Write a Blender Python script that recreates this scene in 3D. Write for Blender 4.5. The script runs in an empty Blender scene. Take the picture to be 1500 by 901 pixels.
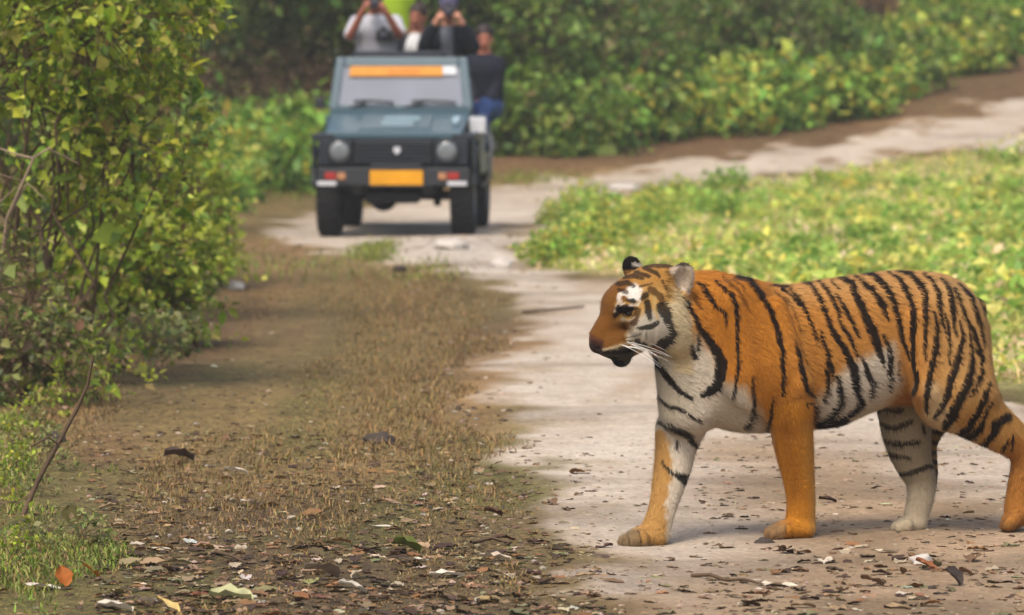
import bpy, bmesh, math, random
import numpy as np
from mathutils import Vector, Matrix, noise as mnoise

# ------------------------------------------------------------------ camera, sky, sun, exposure
SC = bpy.context.scene
COL = SC.collection
FPX, CAMH, HORY = 8200.0, 1.81, 48.0            # focal length in photo pixels, eye height, horizon row
PITCH = math.atan((450.5 - HORY) / FPX)
cd = bpy.data.cameras.new('camera'); cam = bpy.data.objects.new('camera', cd); COL.objects.link(cam)
cam.location = (0, 0, CAMH); cam.rotation_euler = (math.pi / 2 - PITCH, 0, 0)
cd.sensor_width = 36; cd.sensor_fit = 'HORIZONTAL'; cd.lens = FPX / 1500 * 36
cd.clip_start = 0.5; cd.clip_end = 3000
cd.dof.use_dof = True; cd.dof.focus_distance = 19.95; cd.dof.aperture_fstop = 5.6
SC.camera = cam
SUN_AZ, SUN_EL = math.radians(205), math.radians(58)     # compass direction the light comes from
w = bpy.data.worlds.new('World'); SC.world = w; w.use_nodes = True
nt = w.node_tree; bg = nt.nodes['Background']
sky = nt.nodes.new('ShaderNodeTexSky'); sky.sky_type = 'NISHITA'; sky.sun_disc = False
sky.sun_elevation = SUN_EL; sky.sun_rotation = SUN_AZ
sky.air_density = 1.0; sky.dust_density = 5.0; sky.ozone_density = 0.6
nt.links.new(sky.outputs[0], bg.inputs[0]); bg.inputs[1].default_value = 0.14
sl = bpy.data.lights.new('sun', 'SUN'); sun = bpy.data.objects.new('sun', sl); COL.objects.link(sun)
sl.energy = 1.45; sl.angle = math.radians(20); sl.color = (1.0, 0.955, 0.88)
sd = Vector((math.sin(SUN_AZ) * math.cos(SUN_EL), math.cos(SUN_AZ) * math.cos(SUN_EL), math.sin(SUN_EL)))
sun.rotation_euler = sd.to_track_quat('Z', 'Y').to_euler(); sun.location = (0, 0, 30)
vs = SC.view_settings; vs.view_transform = 'Standard'; vs.look = 'None'; vs.gamma = 1; vs.use_curve_mapping = False
vs.exposure = 0.75
SC.cycles.use_denoising = True
SC.cycles.max_bounces = 6; SC.cycles.transparent_max_bounces = 8

# ------------------------------------------------------------------ helpers
CAM = np.array([0, 0, CAMH])
_f = np.array([0, math.cos(PITCH), -math.sin(PITCH)]); _u = np.array([0, math.sin(PITCH), math.cos(PITCH)])
def P(px, py, Y):
    """point at distance Y along the view that stands at photo position px, py"""
    d = _f + np.array([(px - 750) / FPX, 0, 0]) - _u * ((py - 450.5) / FPX)
    return CAM + d * (Y / d[1])
def GY(py):
    """distance of flat ground at photo row py"""
    d = P(750, py, 1.0) - CAM
    return CAMH / -d[2]
def proj(p):
    """photo position of points (n,3)"""
    q = p - CAM
    z = q @ _f
    return 750 + FPX * q[:, 0] / z, 450.5 - FPX * (q @ _u) / z
def lin(r, g, b):
    return tuple(((c / 255) / 12.92 if c / 255 <= .04045 else ((c / 255 + .055) / 1.055) ** 2.4) for c in (r, g, b))
def sst(a, b, x):
    t = np.clip((x - a) / (b - a), 0, 1)
    return t * t * (3 - 2 * t)

_tab = np.random.RandomState(7).rand(256, 256)
def vnoise(x, y):
    xi = np.floor(x).astype(int); yi = np.floor(y).astype(int)
    fx = x - xi; fy = y - yi
    fx = fx * fx * (3 - 2 * fx); fy = fy * fy * (3 - 2 * fy)
    a = _tab[xi % 256, yi % 256]; b = _tab[(xi + 1) % 256, yi % 256]
    c = _tab[xi % 256, (yi + 1) % 256]; d = _tab[(xi + 1) % 256, (yi + 1) % 256]
    return (a * (1 - fx) + b * fx) * (1 - fy) + (c * (1 - fx) + d * fx) * fy
def fbm(x, y, o=4):
    s = 0; a = .5
    for i in range(o):
        s = s + a * vnoise(x * 2 ** i + 17.3 * i, y * 2 ** i + 9.1 * i); a *= .5
    return s / (1 - .5 ** o)

def mesh_np(name, v, f, colors=None, smooth=True):
    """mesh from numpy arrays: v (n,3), f (m,k) all faces k-gons"""
    me = bpy.data.meshes.new(name)
    v = np.asarray(v, np.float32); f = np.asarray(f, np.int32)
    me.vertices.add(len(v)); me.vertices.foreach_set('co', v.ravel())
    m, k = f.shape
    me.loops.add(m * k); me.loops.foreach_set('vertex_index', f.ravel())
    me.polygons.add(m); me.polygons.foreach_set('loop_start', np.arange(0, m * k, k, dtype=np.int32))
    me.update(calc_edges=True); me.validate()
    me.polygons.foreach_set('use_smooth', np.full(len(me.polygons), smooth))
    if colors is not None:
        a = me.color_attributes.new('Col', 'FLOAT_COLOR', 'POINT')
        c = np.ones((len(v), 4), np.float32); c[:, :colors.shape[1]] = colors
        a.data.foreach_set('color', c.ravel())
    return me
def obj(name, me, mat=None, parent=None, loc=None, rot=None):
    o = bpy.data.objects.new(name, me); COL.objects.link(o)
    if mat is not None and me is not None and not me.materials: me.materials.append(mat)
    if parent is not None: o.parent = parent
    if loc is not None: o.location = loc
    if rot is not None: o.rotation_euler = rot
    return o
def tag(o, label=None, cat=None, group=None, kind=None):
    if label: o['label'] = label
    if cat: o['category'] = cat
    if group: o['group'] = group
    if kind: o['kind'] = kind
    return o
def thing(name, label, cat, loc=(0, 0, 0), rz=0, group=None):
    o = bpy.data.objects.new(name, None); COL.objects.link(o); o.empty_display_size = .1
    o.location = loc; o.rotation_euler = (0, 0, rz)
    return tag(o, label, cat, group)

def mat(name, rgb, rough=.6, spec=.3, metal=0, noise_amt=.12, noise_scale=20, bump=0, bump_scale=60):
    m = bpy.data.materials.new(name); m.use_nodes = True
    n = m.node_tree; b = n.nodes['Principled BSDF']
    b.inputs['Roughness'].default_value = rough; b.inputs['Specular IOR Level'].default_value = spec
    b.inputs['Metallic'].default_value = metal
    t = n.nodes.new('ShaderNodeTexCoord'); x = n.nodes.new('ShaderNodeTexNoise')
    x.inputs['Scale'].default_value = noise_scale; x.inputs['Detail'].default_value = 5
    n.links.new(t.outputs['Object'], x.inputs['Vector'])
    r = n.nodes.new('ShaderNodeMix'); r.data_type = 'RGBA'
    r.inputs['A'].default_value = tuple(c * (1 - noise_amt) for c in rgb) + (1,)
    r.inputs['B'].default_value = tuple(min(1, c * (1 + noise_amt)) for c in rgb) + (1,)
    n.links.new(x.outputs['Fac'], r.inputs['Factor']); n.links.new(r.outputs['Result'], b.inputs['Base Color'])
    if bump:
        y = n.nodes.new('ShaderNodeTexNoise'); y.inputs['Scale'].default_value = bump_scale; y.inputs['Detail'].default_value = 6
        n.links.new(t.outputs['Object'], y.inputs['Vector'])
        p = n.nodes.new('ShaderNodeBump'); p.inputs['Strength'].default_value = bump; p.inputs['Distance'].default_value = .01
        n.links.new(y.outputs['Fac'], p.inputs['Height']); n.links.new(p.outputs['Normal'], b.inputs['Normal'])
    return m

# ---- implicit surfaces: primitives blended on a grid, meshed with surface nets
class Blob:
    def __init__(s, lo, hi, h):
        s.h = h; s.lo = np.array(lo, float)
        s.n = np.ceil((np.array(hi) - s.lo) / h).astype(int) + 1
        s.F = np.full(s.n, .3, np.float32); s.prims = []
    def _box(s, lo, hi):
        a = np.clip(np.floor((lo - s.lo) / s.h).astype(int), 0, s.n - 1); b = np.clip(np.ceil((hi - s.lo) / s.h).astype(int) + 1, 1, s.n)
        ax = [s.lo[i] + s.h * np.arange(a[i], b[i]) for i in range(3)]
        return tuple(slice(a[i], b[i]) for i in range(3)), ax
    def add(s, fn, lo, hi, k, grp, cut=False):
        pad = k + 3 * s.h + .02
        sl, (x, y, z) = s._box(np.asarray(lo) - pad, np.asarray(hi) + pad)
        if not cut: s.prims.append((fn, grp))
        if min(len(x), len(y), len(z)) == 0: return
        d = fn(x[:, None, None], y[None, :, None], z[None, None, :]).astype(np.float32)
        A = s.F[sl]
        if cut:
            hh = np.maximum(k - np.abs(-A - d), 0) / k
            s.F[sl] = -(np.minimum(-A, d) - hh * hh * k * .25)
        else:
            hh = np.maximum(k - np.abs(A - d), 0) / k
            s.F[sl] = np.minimum(A, d) - hh * hh * k * .25
    def cone(s, a, b, ra, rb, k=.03, grp=0, flat=None, cut=False):
        a = np.asarray(a, float); b = np.asarray(b, float); ab = b - a; L = max(ab @ ab, 1e-9)
        r = max(ra, rb)
        if flat is not None: wv = np.asarray(flat[0], float); wv = wv / np.linalg.norm(wv); sc = 1 / flat[1]
        def fn(x, y, z):
            px, py, pz = x - a[0], y - a[1], z - a[2]
            t = np.clip((px * ab[0] + py * ab[1] + pz * ab[2]) / L, 0, 1)
            qx, qy, qz = px - t * ab[0], py - t * ab[1], pz - t * ab[2]
            if flat is not None:
                e = (qx * wv[0] + qy * wv[1] + qz * wv[2]) * (sc - 1)
                qx, qy, qz = qx + e * wv[0], qy + e * wv[1], qz + e * wv[2]
            return np.sqrt(qx * qx + qy * qy + qz * qz) - (ra + (rb - ra) * t)
        m = r * (1 if flat is None else max(1, flat[1]))
        s.add(fn, np.minimum(a, b) - m, np.maximum(a, b) + m, k, grp, cut)
    def chain(s, pts, k=.03, grp=0, flat=None):
        """one limb: connected tapering segments, no bulge at the joints"""
        fl = None
        if flat is not None: wv = np.asarray(flat[0], float); fl = (wv / np.linalg.norm(wv), 1 / flat[1] - 1)
        # smooth the joint polyline
        pp = np.array([p for p, r in pts], float); rr = np.array([r for p, r in pts], float)
        t = np.arange(len(pp)); tt = np.linspace(0, len(pp) - 1, (len(pp) - 1) * 5 + 1)
        pp = np.stack([np.interp(tt, t, pp[:, i]) for i in range(3)], 1); rr = np.interp(tt, t, rr)
        for _ in range(4): pp[1:-1] = .25 * pp[:-2] + .5 * pp[1:-1] + .25 * pp[2:]; rr[1:-1] = .25 * rr[:-2] + .5 * rr[1:-1] + .25 * rr[2:]
        def fn(x, y, z):
            best = None
            for a, b, ra, rb in zip(pp[:-1], pp[1:], rr[:-1], rr[1:]):
                ab = b - a; L = max(ab @ ab, 1e-9); px, py, pz = x - a[0], y - a[1], z - a[2]
                u = np.clip((px * ab[0] + py * ab[1] + pz * ab[2]) / L, 0, 1)
                qx, qy, qz = px - u * ab[0], py - u * ab[1], pz - u * ab[2]
                if fl is not None:
                    e = (qx * fl[0][0] + qy * fl[0][1] + qz * fl[0][2]) * fl[1]
                    qx, qy, qz = qx + e * fl[0][0], qy + e * fl[0][1], qz + e * fl[0][2]
                d = np.sqrt(qx * qx + qy * qy + qz * qz) - (ra + (rb - ra) * u)
                best = d if best is None else np.minimum(best, d)
            return best
        m = rr.max() * (1 if flat is None else max(1, flat[1]))
        s.add(fn, pp.min(0) - m, pp.max(0) + m, k, grp)
    def ell(s, c, r, R=None, k=.03, grp=0, cut=False):
        c = np.asarray(c, float); r = np.asarray(r, float); R = np.eye(3) if R is None else np.asarray(R)
        def fn(x, y, z):
            px, py, pz = x - c[0], y - c[1], z - c[2]
            q = [px * R[i][0] + py * R[i][1] + pz * R[i][2] for i in range(3)]
            k0 = np.sqrt(sum((q[i] / r[i]) ** 2 for i in range(3))); k1 = np.sqrt(sum((q[i] / r[i] ** 2) ** 2 for i in range(3))) + 1e-6
            return k0 * (k0 - 1) / k1
        e = np.sqrt(sum((R[i] * r[i]) ** 2 for i in range(3)))
        s.add(fn, c - e, c + e, k, grp, cut)
    def loft(s, st, k=.03, grp=0):
        """st rows: x, ycentre, zcentre, half y, half z"""
        st = np.asarray(st, float)
        xs = np.linspace(st[0, 0], st[-1, 0], 160); it = [np.interp(xs, st[:, 0], st[:, i]) for i in range(1, 5)]
        for i in range(4):
            a = it[i]
            for _ in range(14): a[1:-1] = .25 * a[:-2] + .5 * a[1:-1] + .25 * a[2:]
        def fn(x, y, z):
            sh = np.broadcast(x, y, z).shape
            if x.ndim == 3: xr = x[:, 0, 0]; g = [np.interp(xr, xs, a)[:, None, None] for a in it]
            else: xr = x; g = [np.interp(xr, xs, a) for a in it]
            dx = (np.maximum(xs[0] - xr, 0) + np.maximum(xr - xs[-1], 0)).reshape(g[0].shape)
            m = np.minimum(g[2], g[3])
            d = ((np.abs((y - g[0]) / g[2]) ** 2.2 + np.abs((z - g[1]) / g[3]) ** 2.2) ** (1 / 2.2) - 1) * m
            return np.sqrt(np.maximum(d, 0) ** 2 + dx ** 2) + np.minimum(d, 0) * (dx == 0)
        lo = [xs[0], (st[:, 1] - st[:, 3]).min(), (st[:, 2] - st[:, 4]).min()]; hi = [xs[-1], (st[:, 1] + st[:, 3]).max(), (st[:, 2] + st[:, 4]).max()]
        s.add(fn, lo, hi, k, grp)
    def mesh(s):
        F = s.F; h = s.h; n = s.n; S = F < 0
        c = [S[i:n[0] - 1 + i, j:n[1] - 1 + j, l:n[2] - 1 + l] for i in (0, 1) for j in (0, 1) for l in (0, 1)]
        tot = sum(q.astype(np.int8) for q in c); act = (tot > 0) & (tot < 8)
        I = np.argwhere(act); idx = np.full(act.shape, -1, np.int64); idx[act] = np.arange(len(I))
        offs = np.array([(i, j, l) for i in (0, 1) for j in (0, 1) for l in (0, 1)])
        V = np.stack([F[I[:, 0] + o[0], I[:, 1] + o[1], I[:, 2] + o[2]] for o in offs], 1)
        acc = np.zeros((len(I), 3)); cnt = np.zeros(len(I))
        for a in range(8):
            for b in range(a + 1, 8):
                if np.abs(offs[a] - offs[b]).sum() != 1: continue
                m = (V[:, a] < 0) != (V[:, b] < 0)
                t = V[m, a] / (V[m, a] - V[m, b])
                acc[m] += offs[a] + t[:, None] * (offs[b] - offs[a]); cnt[m] += 1
        v = s.lo + h * (I + acc / cnt[:, None])
        fs = []
        for ax in range(3):
            A = np.moveaxis(S, ax, 0); a0 = A[:-1]; a1 = A[1:]
            e = np.argwhere(a0 != a1); e = e[(e[:, 1] > 0) & (e[:, 2] > 0) & (e[:, 1] < A.shape[1] - 1) & (e[:, 2] < A.shape[2] - 1)]
            if not len(e): continue
            M = np.moveaxis(idx, ax, 0)
            q = np.stack([M[e[:, 0], e[:, 1] - 1, e[:, 2] - 1], M[e[:, 0], e[:, 1], e[:, 2] - 1], M[e[:, 0], e[:, 1], e[:, 2]], M[e[:, 0], e[:, 1] - 1, e[:, 2]]], 1)
            ins = a0[e[:, 0], e[:, 1], e[:, 2]]
            if ax == 1: ins = ~ins
            q[~ins] = q[~ins][:, ::-1]; fs.append(q)
        return v, np.concatenate(fs)
    def groups(s, v):
        best = np.full(len(v), 9.); g = np.zeros(len(v), int)
        for fn, gi in s.prims:
            d = fn(v[:, 0], v[:, 1], v[:, 2]); m = d < best
            best[m] = d[m]; g[m] = gi
        return g
def vcol_mat(name, rough=.7, spec=.2, bump=0, bscale=(60, 60, 60), sheen=0, var=.1, vscale=40):
    m = bpy.data.materials.new(name); m.use_nodes = True; n = m.node_tree; b = n.nodes['Principled BSDF']
    a = n.nodes.new('ShaderNodeVertexColor'); a.layer_name = 'Col'
    b.inputs['Roughness'].default_value = rough; b.inputs['Specular IOR Level'].default_value = spec
    if sheen: b.inputs['Sheen Weight'].default_value = sheen; b.inputs['Sheen Roughness'].default_value = .4
    t = n.nodes.new('ShaderNodeTexCoord'); mp = n.nodes.new('ShaderNodeMapping'); mp.inputs['Scale'].default_value = bscale
    x = n.nodes.new('ShaderNodeTexNoise'); x.inputs['Scale'].default_value = 1; x.inputs['Detail'].default_value = 6
    n.links.new(t.outputs['Object'], mp.inputs['Vector']); n.links.new(mp.outputs['Vector'], x.inputs['Vector'])
    mr = n.nodes.new('ShaderNodeMapRange'); mr.inputs['From Min'].default_value = .25; mr.inputs['From Max'].default_value = .75
    mr.inputs['To Min'].default_value = 1 - var; mr.inputs['To Max'].default_value = 1 + var
    n.links.new(x.outputs['Fac'], mr.inputs['Value'])
    mx = n.nodes.new('ShaderNodeVectorMath'); mx.operation = 'SCALE'
    n.links.new(a.outputs['Color'], mx.inputs[0]); n.links.new(mr.outputs['Result'], mx.inputs['Scale'])
    n.links.new(mx.outputs['Vector'], b.inputs['Base Color'])
    if bump:
        p = n.nodes.new('ShaderNodeBump'); p.inputs['Strength'].default_value = bump; p.inputs['Distance'].default_value = .006
        n.links.new(x.outputs['Fac'], p.inputs['Height']); n.links.new(p.outputs['Normal'], b.inputs['Normal'])
    return m
def tubes(paths, n=5):
    V, F = [], []; b = 0
    for pts, r0, r1 in paths:
        pts = np.asarray(pts, float); m = len(pts)
        for i in range(m):
            d = pts[min(i + 1, m - 1)] - pts[max(i - 1, 0)]; d = d / (np.linalg.norm(d) + 1e-9)
            a = np.cross(d, (.3, .8, .45)); a /= np.linalg.norm(a) + 1e-9; c = np.cross(d, a); r = r0 + (r1 - r0) * i / (m - 1)
            for j in range(n): V.append(pts[i] + r * (a * math.cos(6.2832 * j / n) + c * math.sin(6.2832 * j / n)))
        for i in range(m - 1):
            for j in range(n): F.append((b + i * n + j, b + i * n + (j + 1) % n, b + (i + 1) * n + (j + 1) % n, b + (i + 1) * n + j))
        F.append((b, b + 1, b + 2, b + 3)); b += m * n
    return np.array(V), np.array(F)
# ------------------------------------------------------------------ terrain
PAWDIP = P(945, 803, 19.9)
def hgt(x, y):
    x = np.asarray(x, float); y = np.asarray(y, float)
    r = np.maximum(y - 58, 0)
    h = .088 * (np.sqrt(r * r + 16) - 4)
    h = np.where(r > 70, .088 * (np.sqrt(4900 + 16) - 4) + np.clip(r - 70, 0, 60) * .05, h)
    h = h + (fbm(x * .35, y * .22, 3) - .5) * .05 * sst(22, 27, y) + (fbm(x * 1.7 + 5, y * 1.1, 3) - .5) * .035 * np.where((y > 19.2) & (y < 21), .12, 1.0)
    h = h + .22 * sst(-1.9, -4.5, x) * sst(20, 30, y)
    # rough hump and ruts in front of the jeep
    c = GPX0; h = h + .10 * np.exp(-((x - c[0]) / .55) ** 2 - ((y - c[1]) / 1.6) ** 2)
    h = h - .022 * np.exp(-((x - PAWDIP[0]) ** 2 + (y - PAWDIP[1]) ** 2) / .06)
    q = P(905, 868, 18.3); u = (x - q[0]) * 2.2 + (y - q[1]) * .4
    h = h + .022 * np.exp(-((x - q[0]) / .28) ** 2 - ((y - q[1]) / .22) ** 2) + .016 * np.exp(-((x - q[0] - .1) / .35) ** 2 - ((y - q[1] + .55) / .14) ** 2)
    return h
GPX0 = P(665, 372, 46.0)
def GP(px, py):
    """ground point seen at a photo position"""
    Y = np.concatenate([np.linspace(15, 110, 1900), np.linspace(110.5, 600, 800)])
    d = P(px, py, 1.0) - CAM
    q = CAM[None] + d[None] * Y[:, None]
    below = q[:, 2] < hgt(q[:, 0], q[:, 1])
    i = int(np.argmax(below)) if below.any() else len(Y) - 1
    return np.array([q[i, 0], q[i, 1], float(hgt(q[i, 0], q[i, 1]))])
def zone(pts, x, y, soft=.25, jit=.35, fr=1.3):
    """soft membership of ground positions in a polygon outlined by photo positions"""
    poly = [GP(*p)[:2] for p in pts]
    n1 = (fbm(x * fr, y * fr * .6, 4) - .5) * 2 * jit; n2 = (fbm(x * fr + 31, y * fr * .6 + 7, 4) - .5) * 2 * jit
    k = np.clip(y / 40, .6, 2.5)
    X = x + n1 * k; Y = y + n2 * k * 2.2
    ins = np.zeros(x.shape, bool); dd = np.full(x.shape, 1e9)
    for (x0, y0), (x1, y1) in zip(poly, poly[1:] + poly[:1]):
        c = ((y0 > Y) != (y1 > Y)) & (X < (x1 - x0) * (Y - y0) / (y1 - y0 + 1e-9) + x0); ins ^= c
        # distance with depth squeezed, since zones are long in depth
        dx, dy = x1 - x0, (y1 - y0) * .4; t = np.clip(((X - x0) * dx + (Y - y0) * .4 * dy) / (dx * dx + dy * dy + 1e-9), 0, 1)
        dd = np.minimum(dd, np.hypot(X - x0 - t * dx, (Y - y0) * .4 - t * dy))
    return 1 - sst(-soft, soft, np.where(ins, -dd, dd))
ROADZ = [(905, 930), (865, 880), (815, 800), (775, 710), (725, 640), (698, 590), (700, 545), (752, 495), (762, 462), (735, 432), (690, 409), (640, 398), (560, 388), (480, 372), (385, 355), (385, 330), (450, 316),
         (560, 300), (700, 272), (800, 262), (900, 252), (1000, 237), (1150, 215), (1280, 195), (1400, 169), (1520, 134), (1560, 122), (1560, 205), (1520, 217), (1400, 226), (1280, 240), (1150, 257), (1000, 275), (900, 290), (850, 310), (800, 335), (770, 360), (775, 385),
         (860, 405), (1000, 425), (1250, 500), (1420, 572), (1520, 590), (1600, 610), (1600, 720), (1600, 960), (920, 960)]
FIELDZ = [(795, 395), (812, 360), (850, 325), (900, 303), (1000, 284), (1150, 264), (1300, 246), (1420, 232), (1560, 216), (1700, 200), (1700, 640), (1520, 585), (1420, 566), (1250, 492), (1000, 418), (880, 402)]
GREENZ = [(-80, 930), (-80, 540), (60, 600), (90, 650), (170, 780), (190, 850), (110, 930)]
def axis(a, b, steps, far0, far1):
    out = list(a); return out
def make_ground():
    xs = np.concatenate([-np.geomspace(320, 6.2, 46), np.arange(-6.0, 9.0, .05), np.geomspace(9.2, 320, 44)])
    ys = np.concatenate([np.linspace(-60, 15, 30), np.arange(15.3, 30, .06), np.arange(30, 76, .11), np.geomspace(76.2, 800, 110)])
    X, Y = np.meshgrid(xs, ys, indexing='ij'); Z = hgt(X, Y)
    nx, ny = X.shape
    I = np.arange(nx * ny).reshape(nx, ny)
    F = np.stack([I[:-1, :-1], I[1:, :-1], I[1:, 1:], I[:-1, 1:]], -1).reshape(-1, 4)
    x, y, z = X.ravel(), Y.ravel(), Z.ravel()
    road = zone(ROADZ, x, y, .55, .42, 1.9); field = zone(FIELDZ, x, y, .35, .5); green = zone(GREENZ, x, y, .35, .5)
    def c(*a): return np.array(lin(*a))
    n = fbm(x * 1.1, y * .16, 4)[:, None]; n2 = fbm(x * 4 + 3, y * .9, 4)[:, None]
    n3 = sst(.38, .62, fbm(x * .6 + 8, y * .07 + 2, 4))[:, None]; n4 = sst(.42, .6, fbm(x * .9 + 3, y * .09 + 12, 4))[:, None]
    C = c(108, 86, 58) * (1 - n3) + c(138, 109, 70) * n3                                  # dry verge
    C = C * (1 - .4 * n4) + c(108, 102, 58) * .4 * n4
    C = C * (.68 + .45 * n)
    C = C * (.8 + .5 * n2)
    C = C * (1 - green[:, None] * .6) + c(84, 92, 44) * green[:, None] * .6
    C = C * (1 - field[:, None] * .85) + (c(146, 150, 80) * (1 - n2) + c(186, 168, 118) * n2) * field[:, None] * .85
    far = (sst(59, 66, y) * (1 - road))[:, None] * (1 - field[:, None])
    C = C * (1 - far) + (c(116, 84, 58) * n + c(98, 80, 52) * (1 - n)) * far
    # nearest strip: darker damp soil with rotting leaves
    damp = (zone([(150, 930), (200, 760), (420, 730), (700, 770), (830, 850), (860, 930)], x, y, .5, .4))[:, None]
    C = C * (1 - damp * .65) + c(76, 61, 45) * damp * .65
    moss = sst(.55, .7, fbm(x * 2.1 + 9, y * .5 + 1, 4))[:, None] * (1 - sst(27, 34, y))[:, None]; C = C * (1 - .45 * moss) + c(86, 88, 40) * .45 * moss
    g = obj('ground', mesh_np('ground', np.stack([x, y, z], 1), F, C), GROUNDMAT); tag(g, kind='structure')
    # road sheet: only where the wheels run; its rim dips under the verge
    lift = (road - .42) * .05; lift = np.clip(lift, -.02, .006)
    fm = road[F].max(1) > .12
    used = np.unique(F[fm]); mp = np.full(len(x), -1); mp[used] = np.arange(len(used))
    rut = fbm(x * 1.2, y * .25 + 4, 3)[:, None]
    RC = c(164, 149, 130) * (1 - rut) + c(190, 177, 160) * rut
    # a brown, littered part where the animal walks, and the far climb
    lit = zone([(1030, 960), (1050, 800), (1060, 720), (1040, 660), (1120, 640), (1250, 690), (1330, 715), (1600, 735), (1600, 960)], x, y, .4, .4)[:, None]
    lit2 = zone([(840, 930), (860, 830), (1000, 815), (1100, 800), (1100, 930)], x, y, .3, .4)[:, None]
    n5 = sst(.35, .65, fbm(x * 1.6 + 4, y * 1.1, 4))[:, None]; RC = RC * (1 - lit * .85) + (c(150, 124, 94) * (1 - n5) + c(112, 90, 62) * n5) * lit * .85; RC = RC * (1 - lit2 * .45) + c(144, 128, 110) * lit2 * .45
    hump = zone([(600, 352), (740, 352), (760, 392), (640, 396)], x, y, .3, .3)[:, None]
    RC = RC * (1 - hump * .35) + c(172, 165, 155) * hump * .35
    farr = (sst(60, 68, y) * (1 - sst(.35, .8, road)))[:, None]; RC = RC * (1 - farr * .7) + c(142, 104, 72) * farr * .7
    nr = fbm(x * 5 + 11, y * 2.2 + 3, 4); w_ = sst(.44, .86, road + (nr - .5) * .5)[:, None] * (.82 + .18 * sst(.3, .6, nr))[:, None]
    w_ = w_ * sst(.43, .56, road)[:, None]
    mid_ = c(152, 126, 94); RC = C * (1 - w_) ** 1.6 + RC * w_ + mid_ * (1 - w_ - (1 - w_) ** 1.6)
    band = sst(.52, .66, fbm(x * .7 + 2, y * 1.6, 4))[:, None]; RC = RC * (1 - .3 * band) + c(120, 96, 68) * .12 * band; b2 = sst(.55, .7, fbm(x * 1.5 + 21, y * .35 + 5, 4))[:, None] * (1 - sst(45, 60, y))[:, None]; RC = RC * (1 - .5 * b2) + c(146, 122, 92) * .5 * b2
    r = obj('dirt_road', mesh_np('dirt_road', np.stack([x, y, z + lift], 1)[used], mp[F[fm]], RC[used]), ROADMAT); tag(r, kind='structure')
def soil_mat(name, speck, bump, rough=.95):
    m = bpy.data.materials.new(name); m.use_nodes = True; n = m.node_tree; b = n.nodes['Principled BSDF']
    b.inputs['Roughness'].default_value = rough; b.inputs['Specular IOR Level'].default_value = .15
    a = n.nodes.new('ShaderNodeVertexColor'); a.layer_name = 'Col'
    t = n.nodes.new('ShaderNodeTexCoord')
    def noise(sc, det, squash=1.0):
        mp = n.nodes.new('ShaderNodeMapping'); mp.inputs['Scale'].default_value = (sc, sc * squash, sc)
        x = n.nodes.new('ShaderNodeTexNoise'); x.inputs['Scale'].default_value = 1; x.inputs['Detail'].default_value = det; x.inputs['Roughness'].default_value = .65
        n.links.new(t.outputs['Object'], mp.inputs['Vector']); n.links.new(mp.outputs['Vector'], x.inputs['Vector']); return x
    x1 = noise(7, 6, .6); x2 = noise(34, 4, .6)
    def rng(src, lo, hi, a0, a1):
        r = n.nodes.new('ShaderNodeMapRange'); r.inputs['From Min'].default_value = lo; r.inputs['From Max'].default_value = hi
        r.inputs['To Min'].default_value = a0; r.inputs['To Max'].default_value = a1; n.links.new(src, r.inputs['Value']); return r.outputs['Result']
    m1 = rng(x1.outputs['Fac'], .3, .7, 1 - speck * .7, 1 + speck * .55); m2 = rng(x2.outputs['Fac'], .35, .7, 1 - speck, 1 + speck * .8)
    mu = n.nodes.new('ShaderNodeMath'); mu.operation = 'MULTIPLY'; n.links.new(m1, mu.inputs[0]); n.links.new(m2, mu.inputs[1])
    sc = n.nodes.new('ShaderNodeVectorMath'); sc.operation = 'SCALE'; n.links.new(a.outputs['Color'], sc.inputs[0]); n.links.new(mu.outputs[0], sc.inputs['Scale'])
    n.links.new(sc.outputs['Vector'], b.inputs['Base Color'])
    ad = n.nodes.new('ShaderNodeMath'); ad.operation = 'ADD'; n.links.new(x1.outputs['Fac'], ad.inputs[0]); n.links.new(x2.outputs['Fac'], ad.inputs[1])
    p = n.nodes.new('ShaderNodeBump'); p.inputs['Strength'].default_value = bump; p.inputs['Distance'].default_value = .03
    n.links.new(ad.outputs[0], p.inputs['Height']); n.links.new(p.outputs['Normal'], b.inputs['Normal'])
    return m
GROUNDMAT = soil_mat('verge soil', .5, .9); ROADMAT = soil_mat('road dust', .2, .55)
make_ground()
# thin dusty air over the whole place
hz = bpy.data.meshes.new('haze')
bmh = bmesh.new(); bmesh.ops.create_cube(bmh, size=1)
for v_ in bmh.verts: v_.co = Vector((v_.co.x * 700, 390 + v_.co.y * 960, -1.6 + (v_.co.z + .5) * 21))
bmh.to_mesh(hz); bmh.free()
hm = bpy.data.materials.new('haze'); hm.use_nodes = True; hn = hm.node_tree; hn.nodes.remove(hn.nodes['Principled BSDF'])
pv = hn.nodes.new('ShaderNodeVolumePrincipled'); pv.inputs['Color'].default_value = (.96, .95, .90, 1); pv.inputs['Density'].default_value = .0009; pv.inputs['Anisotropy'].default_value = .2
hn.links.new(pv.outputs[0], hn.nodes['Material Output'].inputs['Volume'])
tag(obj('haze', hz, hm), kind='stuff')
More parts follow.
